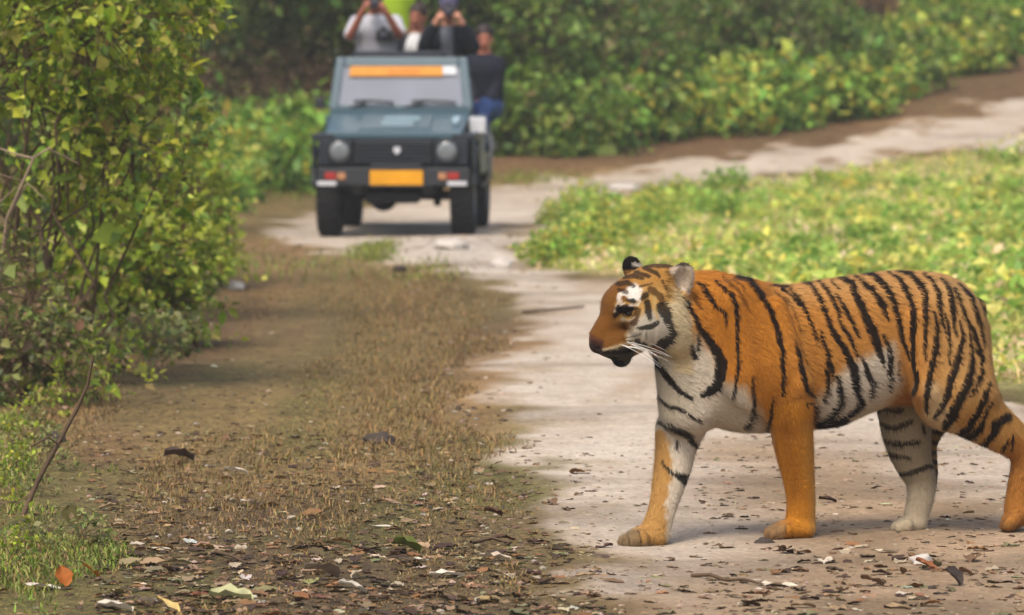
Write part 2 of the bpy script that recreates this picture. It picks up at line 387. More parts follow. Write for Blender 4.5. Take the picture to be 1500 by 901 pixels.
# ------------------------------------------------------------------ tiger
def build_tiger():
    Zt = lambda px: 20.1 + (px - 1150) / 410 * .27
    lo = P(850, 850, 19.5); hi = P(1545, 365, 20.75)
    B = Blob((lo[0], 19.5, -.06), (hi[0], 20.75, 1.08), .0046)
    TOR, NF, FF, NH, FH, HD, TL = range(7)
    DEP = (0, 1, 0)
    # trunk: photo column, back line, belly line, half width
    st = []
    for px, t, b, hw in [(978, 400, 585, .10), (1000, 398, 606, .135), (1030, 400, 620, .165), (1060, 404, 629, .185), (1090, 407, 634, .195),
                         (1120, 413, 634, .20), (1150, 418, 631, .20), (1190, 412, 629, .205), (1230, 406, 625, .208), (1270, 400, 606, .202),
                         (1310, 396, 590, .19), (1350, 397, 584, .182), (1385, 402, 582, .17), (1412, 414, 578, .15), (1435, 440, 570, .115), (1449, 476, 556, .06)]:
        a = P(px, t, Zt(px)); c = P(px, b, Zt(px))
        st.append((a[0], Zt(px), (a[2] + c[2]) / 2, hw, (a[2] - c[2]) / 2))
    B.loft(st, .04, TOR)
    # neck, chest, shoulder blade, rump
    B.cone(P(962, 452, 19.93), P(1050, 520, 20.02), .105, .20, .06, TOR, (DEP, .86))
    B.cone(P(992, 545, 19.91), P(1004, 600, 19.93), .075, .095, .06, TOR)
    B.cone(P(1000, 480, 19.94), P(1045, 450, 20.0), .12, .115, .05, TOR)
    B.ell(P(1092, 445, 19.97), (.085, .085, .085), None, .05, TOR)
    # near foreleg
    B.cone(P(1080, 455, 19.90), P(1112, 545, 19.85), .105, .14, .035, NF, (DEP, .62))
    B.cone(P(1112, 545, 19.87), P(1152, 592, 19.885), .125, .088, .03, NF, (DEP, .75))
    B.chain([(P(1150, 575, 19.885), .096), (P(1157, 600, 19.90), .083), (P(1161, 640, 19.93), .074), (P(1170, 700, 19.97), .057), (P(1174, 735, 19.99), .050), (P(1172, 768, 20.0), .055)], .03, NF, (DEP, .85))
    B.cone(P(1174, 776, 19.98), P(1150, 776, 19.95), .044, .046, .025, NF, ((0, 0, 1), .72))
    for dx, dy in ((0, -.05), (-6, -.018), (-6, .018), (0, .05)):
        B.cone(P(1150 + dx, 777, 19.97 + dy), P(1136 + dx, 781, 19.955 + dy), .028, .026, .007, NF)
    B.cone(P(1136, 450, 19.872), P(1168, 560, 19.852), .042, .052, .025, NF)
    B.cone(P(1072, 450, 19.868), P(1086, 550, 19.838), .050, .056, .03, NF)
    # far foreleg
    B.cone(P(1022, 555, 20.10), P(995, 635, 20.02), .10, .076, .05, FF)
    B.chain([(P(993, 630, 20.01), .076), (P(987, 678, 19.97), .069), (P(978, 715, 19.94), .058), (P(970, 746, 19.92), .047), (P(961, 776, 19.905), .053)], .03, FF, (DEP, .85))
    B.cone(P(960, 788, 19.905), P(937, 786, 19.89), .044, .046, .025, FF, ((0, 0, 1), .75))
    for dx, dy in ((3, -.052), (-4, -.02), (-4, .018), (3, .05)):
        B.cone(P(936 + dx, 789, 19.89 + dy), P(920 + dx, 793, 19.875 + dy), .029, .027, .007, FF)
    # near hind leg
    B.cone(P(1382, 478, 20.14), P(1388, 575, 20.07), .15, .125, .035, NH, (DEP, .72))
    B.cone(P(1415, 500, 20.16), P(1432, 585, 20.12), .08, .075, .06, NH, (DEP, .8))
    B.cone(P(1395, 582, 20.10), P(1500, 655, 20.20), .118, .058, .05, NH, (DEP, .72))
    B.chain([(P(1507, 655, 20.21), .054), (P(1499, 700, 20.22), .052), (P(1490, 742, 20.22), .047)], .03, NH, (DEP, .85))
    B.cone(P(1494, 752, 20.22), P(1481, 764, 20.21), .045, .034, .025, NH)
    for dx, dy in ((2, -.045), (-2, -.016), (-2, .016), (2, .045)):
        B.cone(P(1484 + dx, 760, 20.22 + dy), P(1475 + dx, 770, 20.20 + dy), .026, .021, .012, NH)
    B.cone(P(1352, 470, 20.04), P(1362, 570, 20.02), .05, .055, .035, NH)
    B.cone(P(1420, 470, 20.10), P(1440, 575, 20.08), .04, .045, .035, NH)
    # far hind leg
    B.cone(P(1368, 505, 20.36), P(1330, 590, 20.34), .15, .105, .06, FH, (DEP, .72))
    B.chain([(P(1326, 590, 20.34), .102), (P(1327, 635, 20.34), .090), (P(1338, 680, 20.35), .067), (P(1350, 702, 20.36), .056), (P(1349, 730, 20.34), .049), (P(1341, 758, 20.32), .045)], .03, FH, (DEP, .8))
    B.cone(P(1341, 769, 20.31), P(1327, 770, 20.29), .038, .036, .025, FH, ((0, 0, 1), .75))
    for dx, dy in ((2, -.045), (-3, -.016), (-3, .016), (2, .045)):
        B.cone(P(1326 + dx, 770, 20.29 + dy), P(1316 + dx, 773, 20.28 + dy), .025, .021, .012, FH)
    # tail, hanging behind the legs
    B.chain([(P(1428, 452, 20.34), .040), (P(1434, 515, 20.42), .033), (P(1418, 565, 20.47), .033), (P(1382, 612, 20.52), .031), (P(1358, 650, 20.54), .029), (P(1364, 695, 20.54), .028), (P(1360, 722, 20.52), .020)], .02, TL)
    # head in its own frame: forward, left, up
    yaw, pit, rol = math.radians(27), math.radians(19), math.radians(7)
    F = np.array([-math.cos(yaw) * math.cos(pit), -math.sin(yaw) * math.cos(pit), -math.sin(pit)])
    L = np.array([math.sin(yaw), -math.cos(yaw), 0]); U = np.cross(F, L)
    L, U = L * math.cos(rol) - U * math.sin(rol), U * math.cos(rol) + L * math.sin(rol)
    O = P(948, 452, 19.86); S = 1.06
    def H(f, l, u): return O + S * (f * F + l * L + u * U)
    R = np.array([F, L, U])
    def HE(c, r, k=.03, cut=False, g=HD): B.ell(H(*c), np.array(r) * S, R, k, g, cut)
    HE((-.02, 0, .015), (.135, .112, .118), .03)             # skull
    HE((.055, 0, .055), (.10, .085, .062), .04)              # forehead
    HE((-.045, 0, .08), (.09, .07, .05), .03)                # crown
    B.cone(H(.085, 0, .052), H(.195, 0, -.025), .046 * S, .036 * S, .03, HD, (L, 1.05))    # bridge of the nose
    for s in (-1, 1):
        HE((.165, s * .032, -.062), (.060, .043, .044), .025)      # whisker pads
        HE((.03, s * .082, -.03), (.085, .05, .075), .04)          # cheek bone
        HE((-.030, s * .094, -.075), (.055, .045, .090), .04)      # cheek ruff
        HE((.092, s * .050, .058), (.032, .024, .018), .02)        # brow
        HE((.105, s * .060, .033), (.020, .018, .013), .012, True) # eye socket
    HE((.095, 0, -.092), (.095, .060, .040), .03)              # jaw
    HE((.138, 0, -.130), (.032, .030, .028), .018)            # chin
    HE((.205, 0, -.040), (.028, .034, .022), .015)           # nose pad
    B.cone(H(.215, -.03, -.098), H(.10, -.06, -.092), .008, .008, .01, HD, None, True)
    B.cone(H(.215, .03, -.098), H(.10, .06, -.092), .008, .008, .01, HD, None, True)
    EAR = 7
    for s, c, rad in ((1, P(996, 412, 19.83), (.022, .046, .072)), (-1, P(926, 392, 19.95), (.018, .037, .042))):
        out = s * L * .72 + F * .50 + U * .05; out /= np.linalg.norm(out)
        upv = U * .9 + s * L * .28 - F * .55; upv -= out * (upv @ out); upv /= np.linalg.norm(upv)
        if s < 0:
            out = np.array([.35, -.93, .1]); out /= np.linalg.norm(out); upv = U - out * (U @ out); upv /= np.linalg.norm(upv)
        sd_ = np.cross(out, upv); Re = np.array([out, sd_, upv])
        B.ell(c, rad, Re, .03, EAR)
        if s < 0: out = -out
        B.ell(c + out * .022 + upv * .006, np.array(rad) * (1.0, .68, .74), Re, .012, EAR, True)
    v, f = B.mesh(); g = B.groups(v)
    px, py = proj(v)
    # ---------------- coat colours with some painted shading, drawn in side-view coordinates of the animal
    nz = np.random.RandomState(3)
    jx = (fbm(px * .11, py * .11, 3) - .5) * 7; jy = (fbm(px * .11 + 40, py * .11 + 9, 3) - .5) * 7
    def seg(pts, group=None, soft=1.3, jit=.6, wmul=1.0):
        m = np.zeros(len(v)); X = px + jx * jit; Y = py + jy * jit
        pts = [p if len(p) == 3 else (p[0], p[1], 5) for p in pts]
        for (x0, y0, w0), (x1, y1, w1) in zip(pts[:-1], pts[1:]):
            dx, dy = x1 - x0, y1 - y0; LL = dx * dx + dy * dy + 1e-6
            t = np.clip(((X - x0) * dx + (Y - y0) * dy) / LL, 0, 1)
            d = np.hypot(X - x0 - t * dx, Y - y0 - t * dy) - (w0 + (w1 - w0) * t) * .5 * wmul
            m = np.maximum(m, 1 - sst(-soft, soft, d))
        if group is not None: m = m * np.isin(g, group)
        return m
    def poly(pts, soft=8, group=None, jit=1.0):
        X = px + jx * jit; Y = py + jy * jit; ins = np.zeros(len(v), bool); dd = np.full(len(v), 1e9)
        for (x0, y0), (x1, y1) in zip(pts, pts[1:] + pts[:1]):
            c = ((y0 > Y) != (y1 > Y)) & (X < (x1 - x0) * (Y - y0) / (y1 - y0 + 1e-9) + x0); ins ^= c
            dx, dy = x1 - x0, y1 - y0; t = np.clip(((X - x0) * dx + (Y - y0) * dy) / (dx * dx + dy * dy + 1e-9), 0, 1)
            dd = np.minimum(dd, np.hypot(X - x0 - t * dx, Y - y0 - t * dy))
        m = 1 - sst(-soft, soft, np.where(ins, -dd, dd))
        if group is not None: m = m * np.isin(g, group)
        return m
    C = np.tile(np.array(lin(196, 124, 48)), (len(v), 1))
    def lay(m, rgb): 
        nonlocal C
        C = C * (1 - m[:, None]) + np.array(lin(*rgb)) * m[:, None]
    BODY = (TOR, NF, NH)
    lay(np.isin(g, (HD,)) * (1 - sst(995, 1012, px)), (196, 150, 92))
    # warm and pale zones of the coat, some with light and shade painted in
    lay(sst(1120, 1250, px) * .75, (198, 138, 78))
    lay(sst(1330, 1420, px) * .6, (193, 146, 92))
    lay(poly([(1035, 440), (1110, 430), (1140, 520), (1135, 580), (1090, 560), (1050, 500)], 25, BODY) * .8, (166, 102, 30))
    lay(poly([(1120, 590), (1200, 590), (1205, 800), (1120, 800)], 10, (NF,)) * .8, (206, 134, 42))
    lay(np.isin(g, (NF,)) * sst(1182, 1196, px) * sst(600, 640, py) * .5, (220, 178, 120))  # light along the foreleg's right edge, painted into the coat
    lay(seg([(1150, 610, 16), (1156, 660, 18), (1166, 720, 14)], (NF,), 9) * .45, (150, 88, 26)); lay(seg([(1180, 620, 12), (1184, 700, 10)], (NF,), 6) * .35, (214, 160, 84))  # foreleg shading put into the coat: dark middle streak, paler right side
    lay(seg([(1098, 470, 10), (1108, 520, 12), (1112, 570, 10)], (NF, TOR), 9) * .5, (140, 84, 26)); lay(seg([(1172, 470, 6), (1184, 540, 6), (1190, 575, 4)], (NF, TOR), 6) * .4, (214, 158, 92))  # shoulder shading painted on: dark groove, lighter rear edge
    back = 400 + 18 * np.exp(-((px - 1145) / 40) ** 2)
    lay(sst(1110, 1170, px) * (1 - sst(12, 62, py - back)) * .55 * np.isin(g, (TOR, NH)), (208, 164, 118))  # paler along the back: skylight painted in together with pale fur
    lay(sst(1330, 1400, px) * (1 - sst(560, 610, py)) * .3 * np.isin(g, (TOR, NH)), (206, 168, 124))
    cream, white, grey = (214, 196, 168), (222, 212, 196), (176, 166, 148)
    lay(poly([(1192, 640), (1196, 585), (1228, 548), (1262, 524), (1308, 503), (1318, 560), (1296, 600), (1260, 640)], 10, (TOR, NH)), white)
    lay(poly([(945, 520), (1005, 500), (1020, 490), (1044, 520), (1062, 560), (1092, 570), (1112, 602), (1128, 645), (1040, 655), (945, 660)], 12, (TOR, FF, NF)), white)
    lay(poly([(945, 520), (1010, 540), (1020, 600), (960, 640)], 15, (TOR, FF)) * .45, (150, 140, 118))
    lay(poly([(985, 420), (1008, 440), (1016, 500), (1014, 545), (985, 545)], 7, (TOR, HD)), (218, 196, 160))
    lay(np.isin(g, (FF,)) * sst(600, 625, py), white)
    lay(poly([(940, 630), (978, 630), (984, 690), (976, 740), (978, 800), (890, 800), (930, 770), (950, 720)], 5, (FF,), 1.8), (194, 146, 92))
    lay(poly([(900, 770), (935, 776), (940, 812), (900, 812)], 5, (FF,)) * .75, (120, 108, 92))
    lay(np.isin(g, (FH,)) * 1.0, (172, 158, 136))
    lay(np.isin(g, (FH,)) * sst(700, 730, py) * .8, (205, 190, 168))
    lay(np.isin(g, (FH,)) * (1 - sst(595, 625, py)) * .5, (120, 104, 78))  # shade on the upper inner thigh, painted as darker fur
    lay(poly([(1355, 560), (1372, 560), (1400, 625), (1480, 678), (1470, 700), (1400, 660), (1350, 620)], 9, (NH,)) * .7, (212, 190, 158))
    lay(poly([(1476, 640), (1530, 640), (1530, 790), (1455, 790), (1470, 730)], 6, (NH,)) * .8, (176, 112, 52))
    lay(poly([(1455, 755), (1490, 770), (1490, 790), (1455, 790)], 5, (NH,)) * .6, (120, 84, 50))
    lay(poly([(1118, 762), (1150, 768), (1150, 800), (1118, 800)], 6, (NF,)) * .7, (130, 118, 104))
    # stripes
    blk = (20, 13, 10)
    STR = [
        [(1020, 414, 4), (1030, 420, 7), (1038, 437, 7), (1050, 449, 6), (1063, 459, 4), (1064, 468, 4), (1063, 480, 2)],
        [(1000, 437, 5), (1017, 463, 7), (1025, 483, 8), (1043, 505, 13), (1050, 515, 16), (1057, 533, 17), (1055, 552, 16), (1048, 568, 14), (1030, 578, 10)],
        [(1048, 411, 4), (1070, 430, 6), (1078, 447, 8), (1080, 473, 6), (1080, 505, 5), (1081, 540, 6), (1077, 568, 5), (1072, 584, 3)],
        [(1078, 404, 6), (1096, 410, 9), (1116, 434, 9), (1130, 455, 8), (1140, 488, 8), (1145, 515, 8), (1147, 540, 7), (1147, 580, 4)],
        [(957, 525, 5), (973, 548, 9), (995, 573, 8), (1013, 585, 5)], [(960, 575, 4), (973, 592, 5), (990, 598, 5), (1007, 607, 5), (1025, 617, 4)],
        [(1103, 552, 4), (1105, 600, 7), (1100, 613, 7), (1092, 625, 8)], [(1132, 582, 3), (1130, 613, 5), (1122, 633, 6)],
        [(1011, 508, 8), (1016, 522, 10)], [(1022, 490, 4), (1024, 513, 4)],
        [(1165, 500, 4), (1170, 522, 6), (1174, 540, 8), (1183, 572, 7), (1193, 580, 4)],
        [(1128, 418, 3), (1153, 419, 4), (1170, 437, 4), (1178, 448, 4)], [(1145, 422, 4), (1163, 437, 5), (1177, 452, 6), (1190, 480, 5), (1197, 505, 3)],
        [(1168, 411, 3), (1187, 416, 6), (1200, 437, 7), (1210, 463, 7), (1220, 487, 8), (1237, 512, 9), (1251, 542, 13), (1254, 575, 9), (1260, 592, 9), (1252, 601, 9), (1237, 611, 8), (1217, 623, 10)],
        [(1197, 410, 4), (1213, 427, 6), (1223, 447, 7), (1230, 465, 5)], [(1227, 468, 4), (1243, 492, 7), (1256, 522, 4)], [(1218, 412, 3), (1229, 423, 3)],
        [(1225, 431, 4), (1240, 458, 7), (1258, 493, 4)],
        [(1227, 405, 5), (1247, 415, 10), (1257, 443, 11), (1270, 470, 13), (1280, 493, 15), (1291, 525, 8), (1294, 538, 3)],
        [(1252, 405, 4), (1275, 423, 9), (1292, 445, 10), (1301, 471, 3)],
        [(1253, 397, 3), (1278, 402, 8), (1295, 418, 9), (1308, 440, 9), (1317, 473, 9), (1322, 500, 8), (1332, 527, 4)],
        [(1300, 397, 4), (1317, 410, 7), (1330, 432, 8), (1338, 455, 9), (1338, 488, 8), (1337, 515, 7), (1340, 538, 7), (1344, 560, 7), (1338, 578, 5)],
        [(1312, 396, 4), (1333, 402, 7), (1348, 417, 9), (1355, 435, 9), (1355, 480, 7), (1355, 530, 4)],
        [(1352, 401, 4), (1365, 412, 6), (1375, 430, 8), (1377, 455, 7), (1382, 480, 5), (1387, 493, 3)],
        [(1378, 407, 5), (1390, 423, 8), (1395, 447, 8), (1398, 480, 5), (1402, 492, 3)],
        [(1367, 457, 4), (1372, 480, 6), (1371, 510, 9), (1363, 547, 9), (1357, 582, 8), (1357, 603, 5)], [(1385, 460, 3), (1390, 483, 5), (1391, 535, 4)],
        [(1407, 470, 4), (1410, 497, 6), (1405, 520, 9), (1402, 530, 10), (1392, 557, 11), (1387, 582, 11), (1378, 600, 8), (1369, 612, 5)],
        [(1398, 423, 5), (1413, 460, 6), (1427, 490, 7), (1440, 528, 5)], [(1403, 415, 4), (1420, 433, 7), (1432, 463, 6), (1443, 510, 3)], [(1435, 442, 3), (1442, 460, 3)],
        [(1420, 487, 4), (1423, 510, 5), (1423, 535, 9), (1417, 563, 12), (1403, 590, 14), (1393, 610, 15), (1385, 625, 10)],
        [(1428, 510, 3), (1438, 527, 4), (1438, 547, 7), (1423, 580, 4)], [(1450, 560, 5), (1443, 582, 9), (1430, 607, 10), (1420, 627, 10), (1403, 637, 9)],
        [(1452, 590, 4), (1442, 610, 6), (1437, 627, 9), (1425, 638, 10), (1410, 642, 6)],
        [(1476, 610, 11), (1460, 620, 13), (1453, 638, 11), (1442, 652, 10), (1430, 656, 7)], [(1477, 645, 5), (1468, 660, 6)], [(1485, 637, 4), (1482, 660, 4)],
        [(1202, 487, 4), (1213, 525, 7), (1218, 542, 7), (1220, 557, 4)], [(1210, 533, 5), (1212, 562, 8), (1207, 590, 5)],
        [(1226, 552, 5), (1230, 572, 9), (1229, 593, 10), (1220, 607, 9), (1210, 615, 9), (1197, 623, 10)],
        [(1262, 523, 4), (1270, 545, 8), (1277, 563, 9), (1275, 582, 5)], [(1293, 490, 4), (1302, 510, 7), (1305, 527, 8), (1303, 547, 7), (1301, 572, 4)],
        [(1194, 597, 5), (1194, 622, 6)], [(1180, 592, 3), (1192, 593, 3)], [(1197, 626, 7), (1225, 626, 7), (1240, 616, 6)]]
    for s_ in STR: lay(seg(s_, BODY + (FF,) if s_[0][0] < 965 else BODY + ((HD,) if s_[0][0] < 1030 else ()), 1.0, .6, 1.1) * .98, blk)
    for s_ in ([(1060, 406, 6), (1080, 425, 6), (1096, 452, 4)], [(1073, 408, 4), (1087, 419, 4), (1092, 431, 3)], [(1012, 424, 8), (1018, 440, 6), (1025, 451, 5)],
               [(1135, 427, 3), (1153, 443, 4), (1165, 460, 4), (1174, 490, 3)], [(1317, 530, 4), (1315, 558, 4)]): lay(seg(s_, BODY) * .75, (82, 44, 14))
    for s_ in ([(962, 618, 5), (982, 625, 9), (998, 632, 11), (1013, 647, 9), (1024, 655, 6)], [(970, 676, 3), (982, 690, 5), (998, 700, 11), (1008, 711, 6)],
               [(994, 696, 6), (1012, 699, 6)], [(992, 644, 5), (992, 658, 3)]): lay(seg(s_, (FF, TOR)) * .96, blk)
    for s_ in ([(1280, 600, 6), (1319, 600, 8)], [(1280, 616, 6), (1287, 620, 6), (1310, 627, 9), (1335, 617, 7)], [(1285, 644, 6), (1319, 650, 9), (1346, 648, 6)], [(1298, 665, 7), (1333, 671, 5)],
               [(1315, 696, 6), (1336, 692, 9), (1358, 683, 7), (1372, 684, 5)], [(1352, 621, 5), (1354, 635, 5)]): lay(seg(s_, (FH,)) * .9, (38, 30, 22))
    tl = np.isin(g, (TL,)); lay(tl * .8, (150, 120, 84)); lay(tl * (np.sin(py * .42) > .1) * .9, blk); lay(tl * sst(690, 700, py) * .9, blk)
    # head markings
    HG = (HD,)
    lay(poly([(868, 412), (925, 405), (925, 440), (905, 445), (905, 470), (935, 470), (925, 500), (860, 520), (850, 480)], 6, HG), (124, 78, 30))
    lay(poly([(905, 385), (990, 385), (985, 420), (940, 420), (905, 415)], 6, HG) * .7, (168, 116, 58))
    lay(poly([(930, 472), (945, 455), (975, 455), (992, 470), (990, 520), (960, 530), (930, 510), (918, 492)], 6, HG), (196, 190, 176))
    lay(poly([(975, 445), (1000, 440), (1010, 500), (1010, 535), (960, 545), (958, 522), (985, 505), (985, 470)], 5, HG), (224, 206, 172))
    lay(poly([(918, 423), (930, 415), (941, 424), (938, 438), (928, 444), (920, 438)], 3, HG, .4), (232, 230, 226))
    lay(poly([(880, 514), (918, 505), (932, 515), (930, 540), (905, 548), (886, 530)], 4, HG, .4), (74, 68, 60))
    lay(poly([(866, 492), (884, 498), (886, 522), (872, 522), (862, 508)], 3, HG, .4), (70, 42, 34))
    for s_, c, a in [([(906, 440, 4), (907, 432, 5), (914, 429, 5), (918, 433, 3)], (225, 218, 208), .95), ([(902, 456, 4), (908, 441, 5)], (205, 190, 175), .8),
                     ([(908, 452, 10), (918, 453, 11), (924, 452, 8)], (32, 20, 18), .95), ([(918, 440, 3), (928, 441, 6)], blk, .95), ([(901, 462, 6), (908, 455, 6)], (40, 26, 18), .8),
                     ([(913, 466, 4), (912, 470, 3)], (205, 190, 175), .8), ([(934, 456, 8), (928, 472, 9)], (72, 42, 20), .85),
                     ([(913, 407, 4), (928, 404, 6), (941, 408, 4)], blk, .85), ([(930, 398, 4), (950, 405, 5)], blk, .85), ([(944, 393, 5), (961, 400, 5), (966, 406, 3)], blk, .85),
                     ([(946, 389, 5), (988, 390, 6), (999, 389, 5)], blk, .8), ([(904, 416, 5), (919, 414, 6), (928, 419, 5)], blk, .85), ([(906, 424, 4), (919, 429, 4)], blk, .8),
                     ([(946, 432, 8), (940, 438, 5)], blk, .9), ([(948, 443, 8), (949, 456, 9), (952, 467, 5)], blk, .92), ([(933, 481, 3), (944, 481, 6), (955, 478, 7), (963, 473, 5)], blk, .92),
                     ([(953, 424, 8), (966, 433, 8), (970, 442, 6)], (82, 52, 24), .85), ([(968, 451, 13), (975, 461, 12), (980, 475, 8), (986, 489, 8), (979, 498, 10), (966, 507, 13), (957, 514, 10)], blk, .92),
                     ([(946, 488, 3), (947, 497, 2)], blk, .5), ([(884, 512, 3), (902, 508, 3), (920, 503, 3)], (206, 186, 158), .8), ([(926, 494, 3), (938, 489, 3)], blk, .5), ([(922, 500, 2), (936, 497, 3)], blk, .5),
                     ([(934, 500, 6), (944, 506, 7)], blk, .85), ([(898, 530, 12), (908, 536, 12)], (22, 18, 16), .95), ([(900, 547, 5), (910, 547, 6), (922, 543, 5)], (214, 204, 190), .9), ([(886, 516, 3), (905, 517, 5), (926, 512, 4)], blk, .8)]:
        lay(seg(s_, HG, 1.0, .35, 1.3) * a, c)
    for s_, c, a in [([(910, 468, 3), (922, 470, 3), (930, 464, 2)], (206, 190, 168), .8), ([(959, 436, 5), (960, 458, 5), (963, 468, 4)], (206, 170, 118), .7), ([(942, 446, 4), (941, 462, 4)], (206, 166, 112), .7),
                     ([(944, 486, 4), (940, 500, 4)], (222, 214, 200), .8), ([(962, 482, 5), (960, 502, 5)], (222, 214, 200), .8), ([(926, 486, 3), (934, 483, 3)], (222, 210, 190), .8), ([(918, 497, 2), (930, 495, 2)], (222, 210, 190), .8),
                     ([(914, 502, 1.5), (926, 500, 1.5)], blk, .8), ([(912, 497, 1.5), (924, 493, 1.5)], blk, .6), ([(936, 420, 3), (946, 418, 3), (956, 416, 2)], blk, .75), ([(970, 412, 4), (976, 424, 4), (980, 436, 3)], (70, 44, 22), .8),
                     ([(976, 398, 4), (984, 408, 4)], (60, 40, 22), .7), ([(892, 416, 3), (900, 410, 4), (912, 400, 3)], blk, .6)]: lay(seg(s_, HG, .9, .3, 1.0) * a, c)
    for s_, c, a in [([(922, 447, 3), (934, 447, 3), (938, 440, 2)], (226, 218, 206), .85), ([(909, 446, 3), (914, 444, 2)], (226, 218, 206), .8), ([(907, 453, 8), (917, 454, 9), (925, 453, 6)], (14, 9, 8), .98), ([(925, 453, 4), (933, 451, 3)], blk, .9), ([(904, 459, 4), (900, 466, 3)], blk, .85)]: lay(seg(s_, HG, .8, .25) * a, c)
    lay(seg([(871, 511, 4), (879, 508, 3)], HG, .8, .2) * .9, (12, 8, 8)); lay(seg([(866, 494, 4), (880, 499, 4)], HG, 1.5, .3) * .6, (112, 66, 50))
    # toes
    for s_ in ([(934, 776, 2), (939, 788, 2.5), (938, 802, 2)], [(920, 782, 1.5), (923, 800, 1.5)], [(904, 801, 3), (940, 805, 3), (972, 806, 3)]): lay(seg(s_, (FF,), .8, .3) * .8, (36, 28, 24))
    for s_ in ([(1150, 770, 2), (1152, 786, 2)], [(1138, 772, 1.5), (1137, 786, 1.5)]): lay(seg(s_, (NF,), .8, .3) * .7, (52, 38, 30))
    # ears: pale inside, black back with a pale spot
    e = g == EAR; near = e & (px > 965); far = e & (px <= 965)
    nrm = np.zeros_like(v)
    lay(near * .95, (196, 184, 170)); lay(near * (1 - sst(388, 393, py)) * .9, blk); lay(near * seg([(990, 424, 9), (994, 428, 7)]) * .8, (84, 70, 54)); lay(near * seg([(999, 424, 6), (998, 430, 6)]) * .9, (222, 214, 204))
    lay(far * 1.0, blk); lay(far * seg([(928, 387, 5), (940, 388, 5)]) * .9, (214, 208, 196)); lay(far * sst(394, 398, py) * .7, (160, 116, 70))
    sat = np.clip((C.max(1) - C.min(1)) / (C.max(1) + 1e-6) * 1.5 - .35, 0, 1)[:, None]
    C = C * (np.array([.72, .68, .62]) * (1 - sat) + np.array([.66, .67, .50]) * sat)        # albedo of fur is lower than its look in the light
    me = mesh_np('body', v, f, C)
    fur = vcol_mat('tiger fur', .85, .12, .55, (330, 330, 120), .06, .12)
    t = thing('tiger', 'walking orange tiger with black stripes crossing the dirt road', 'tiger', (float(P(1200, 700, 20.1)[0]), 20.1, 0))
    base = Vector(t.location)
    b = obj('body', me, fur, t); b.location = -base
    # fur: short strands lying along the coat
    nv = np.zeros(len(me.vertices) * 3, np.float32); me.vertex_normals.foreach_get('vector', nv); nv = nv.reshape(-1, 3)
    rs = np.random.RandomState(11); keep = ~((px < 890) & (py > 490) & (py < 530) & (g == HD)) & ~(np.hypot(px - 916, py - 453) < 10)
    ids = rs.choice(np.flatnonzero(keep), 190000); p0 = v[ids] + rs.normal(0, .003, (len(ids), 3)); n0 = nv[ids]; g0 = g[ids]; c0 = C[ids]
    d0 = np.zeros((len(ids), 3))
    d0[:] = (.80, .1, -.55)
    d0[np.isin(g0, (NF, FF, NH, FH, TL))] = (.22, .05, -1)
    d0[(g0 == NF) & (p0[:, 2] > .5)] = (.45, 0, -.8); d0[(g0 == NH) & (p0[:, 2] > .42)] = (.6, .1, -.75)
    d0[np.isin(g0, (HD, EAR))] = (.85, .35, -.25)
    d0 += rs.normal(0, .22, d0.shape); d0 -= n0 * (d0 * n0).sum(1)[:, None]; d0 /= np.linalg.norm(d0, axis=1)[:, None] + 1e-6
    ln = rs.uniform(.012, .024, len(ids)); ln[np.isin(g0, (HD, EAR))] *= .5; ln[(g0 == HD) & (px[ids] < 968)] *= .55; ln[(g0 == TOR) & (n0[:, 2] < -.3)] *= 1.5; ln[(p0[:, 2] < .25)] *= .6
    ln[(g0 == HD) & (px[ids] > 972)] *= 2.2
    lift = rs.uniform(.05, .20, len(ids))
    sd0 = np.cross(d0, n0); wd = rs.uniform(.0009, .0018, len(ids))
    A = p0 - sd0 * wd[:, None] - n0 * .001; Bq = p0 + sd0 * wd[:, None] - n0 * .001; T_ = p0 + ln[:, None] * (d0 * (1 - lift * .5)[:, None] + n0 * lift[:, None])
    fv = np.stack([A, Bq, T_], 1).reshape(-1, 3); ff = np.arange(len(fv)).reshape(-1, 3)
    cj = c0 * (1 + rs.normal(0, .10, (len(ids), 1))) * np.array([1, 1, 1]); fc = np.repeat(np.clip(cj, 0, 1), 3, 0)
    fo = obj('fur', mesh_np('fur', fv, ff, fc), vcol_mat('tiger hair', .8, .12, 0, (60, 60, 60), .02, .05), t); fo.location = -base; fo['kind'] = 'stuff'
    # eyes
    em = mat('eye amber', lin(92, 66, 24), .08, .6)
    pm = mat('eye pupil', (.006, .005, .005), .05, .7)
    for s in (-1, 1):
        bm = bmesh.new(); bmesh.ops.create_uvsphere(bm, u_segments=20, v_segments=14, radius=.0155 * S)
        m2 = bpy.data.meshes.new('eye'); bm.to_mesh(m2); bm.free()
        for p_ in m2.polygons: p_.use_smooth = True
        c = H(.094, s * .055, .031); ey = obj('eye', m2, em, t); ey.location = Vector(c) - base
        bm = bmesh.new(); bmesh.ops.create_uvsphere(bm, u_segments=14, v_segments=10, radius=.0085)
        m3 = bpy.data.meshes.new('pupil'); bm.to_mesh(m3); bm.free()
        for p_ in m3.polygons: p_.use_smooth = True
        pu = obj('pupil', m3, pm, ey); d = F * .75 + s * L * .6 + U * .1; d /= np.linalg.norm(d); pu.location = Vector(d * .0125 * S)
    # whiskers: fine curved tubes fanning from both pads
    wv, wf = [], []
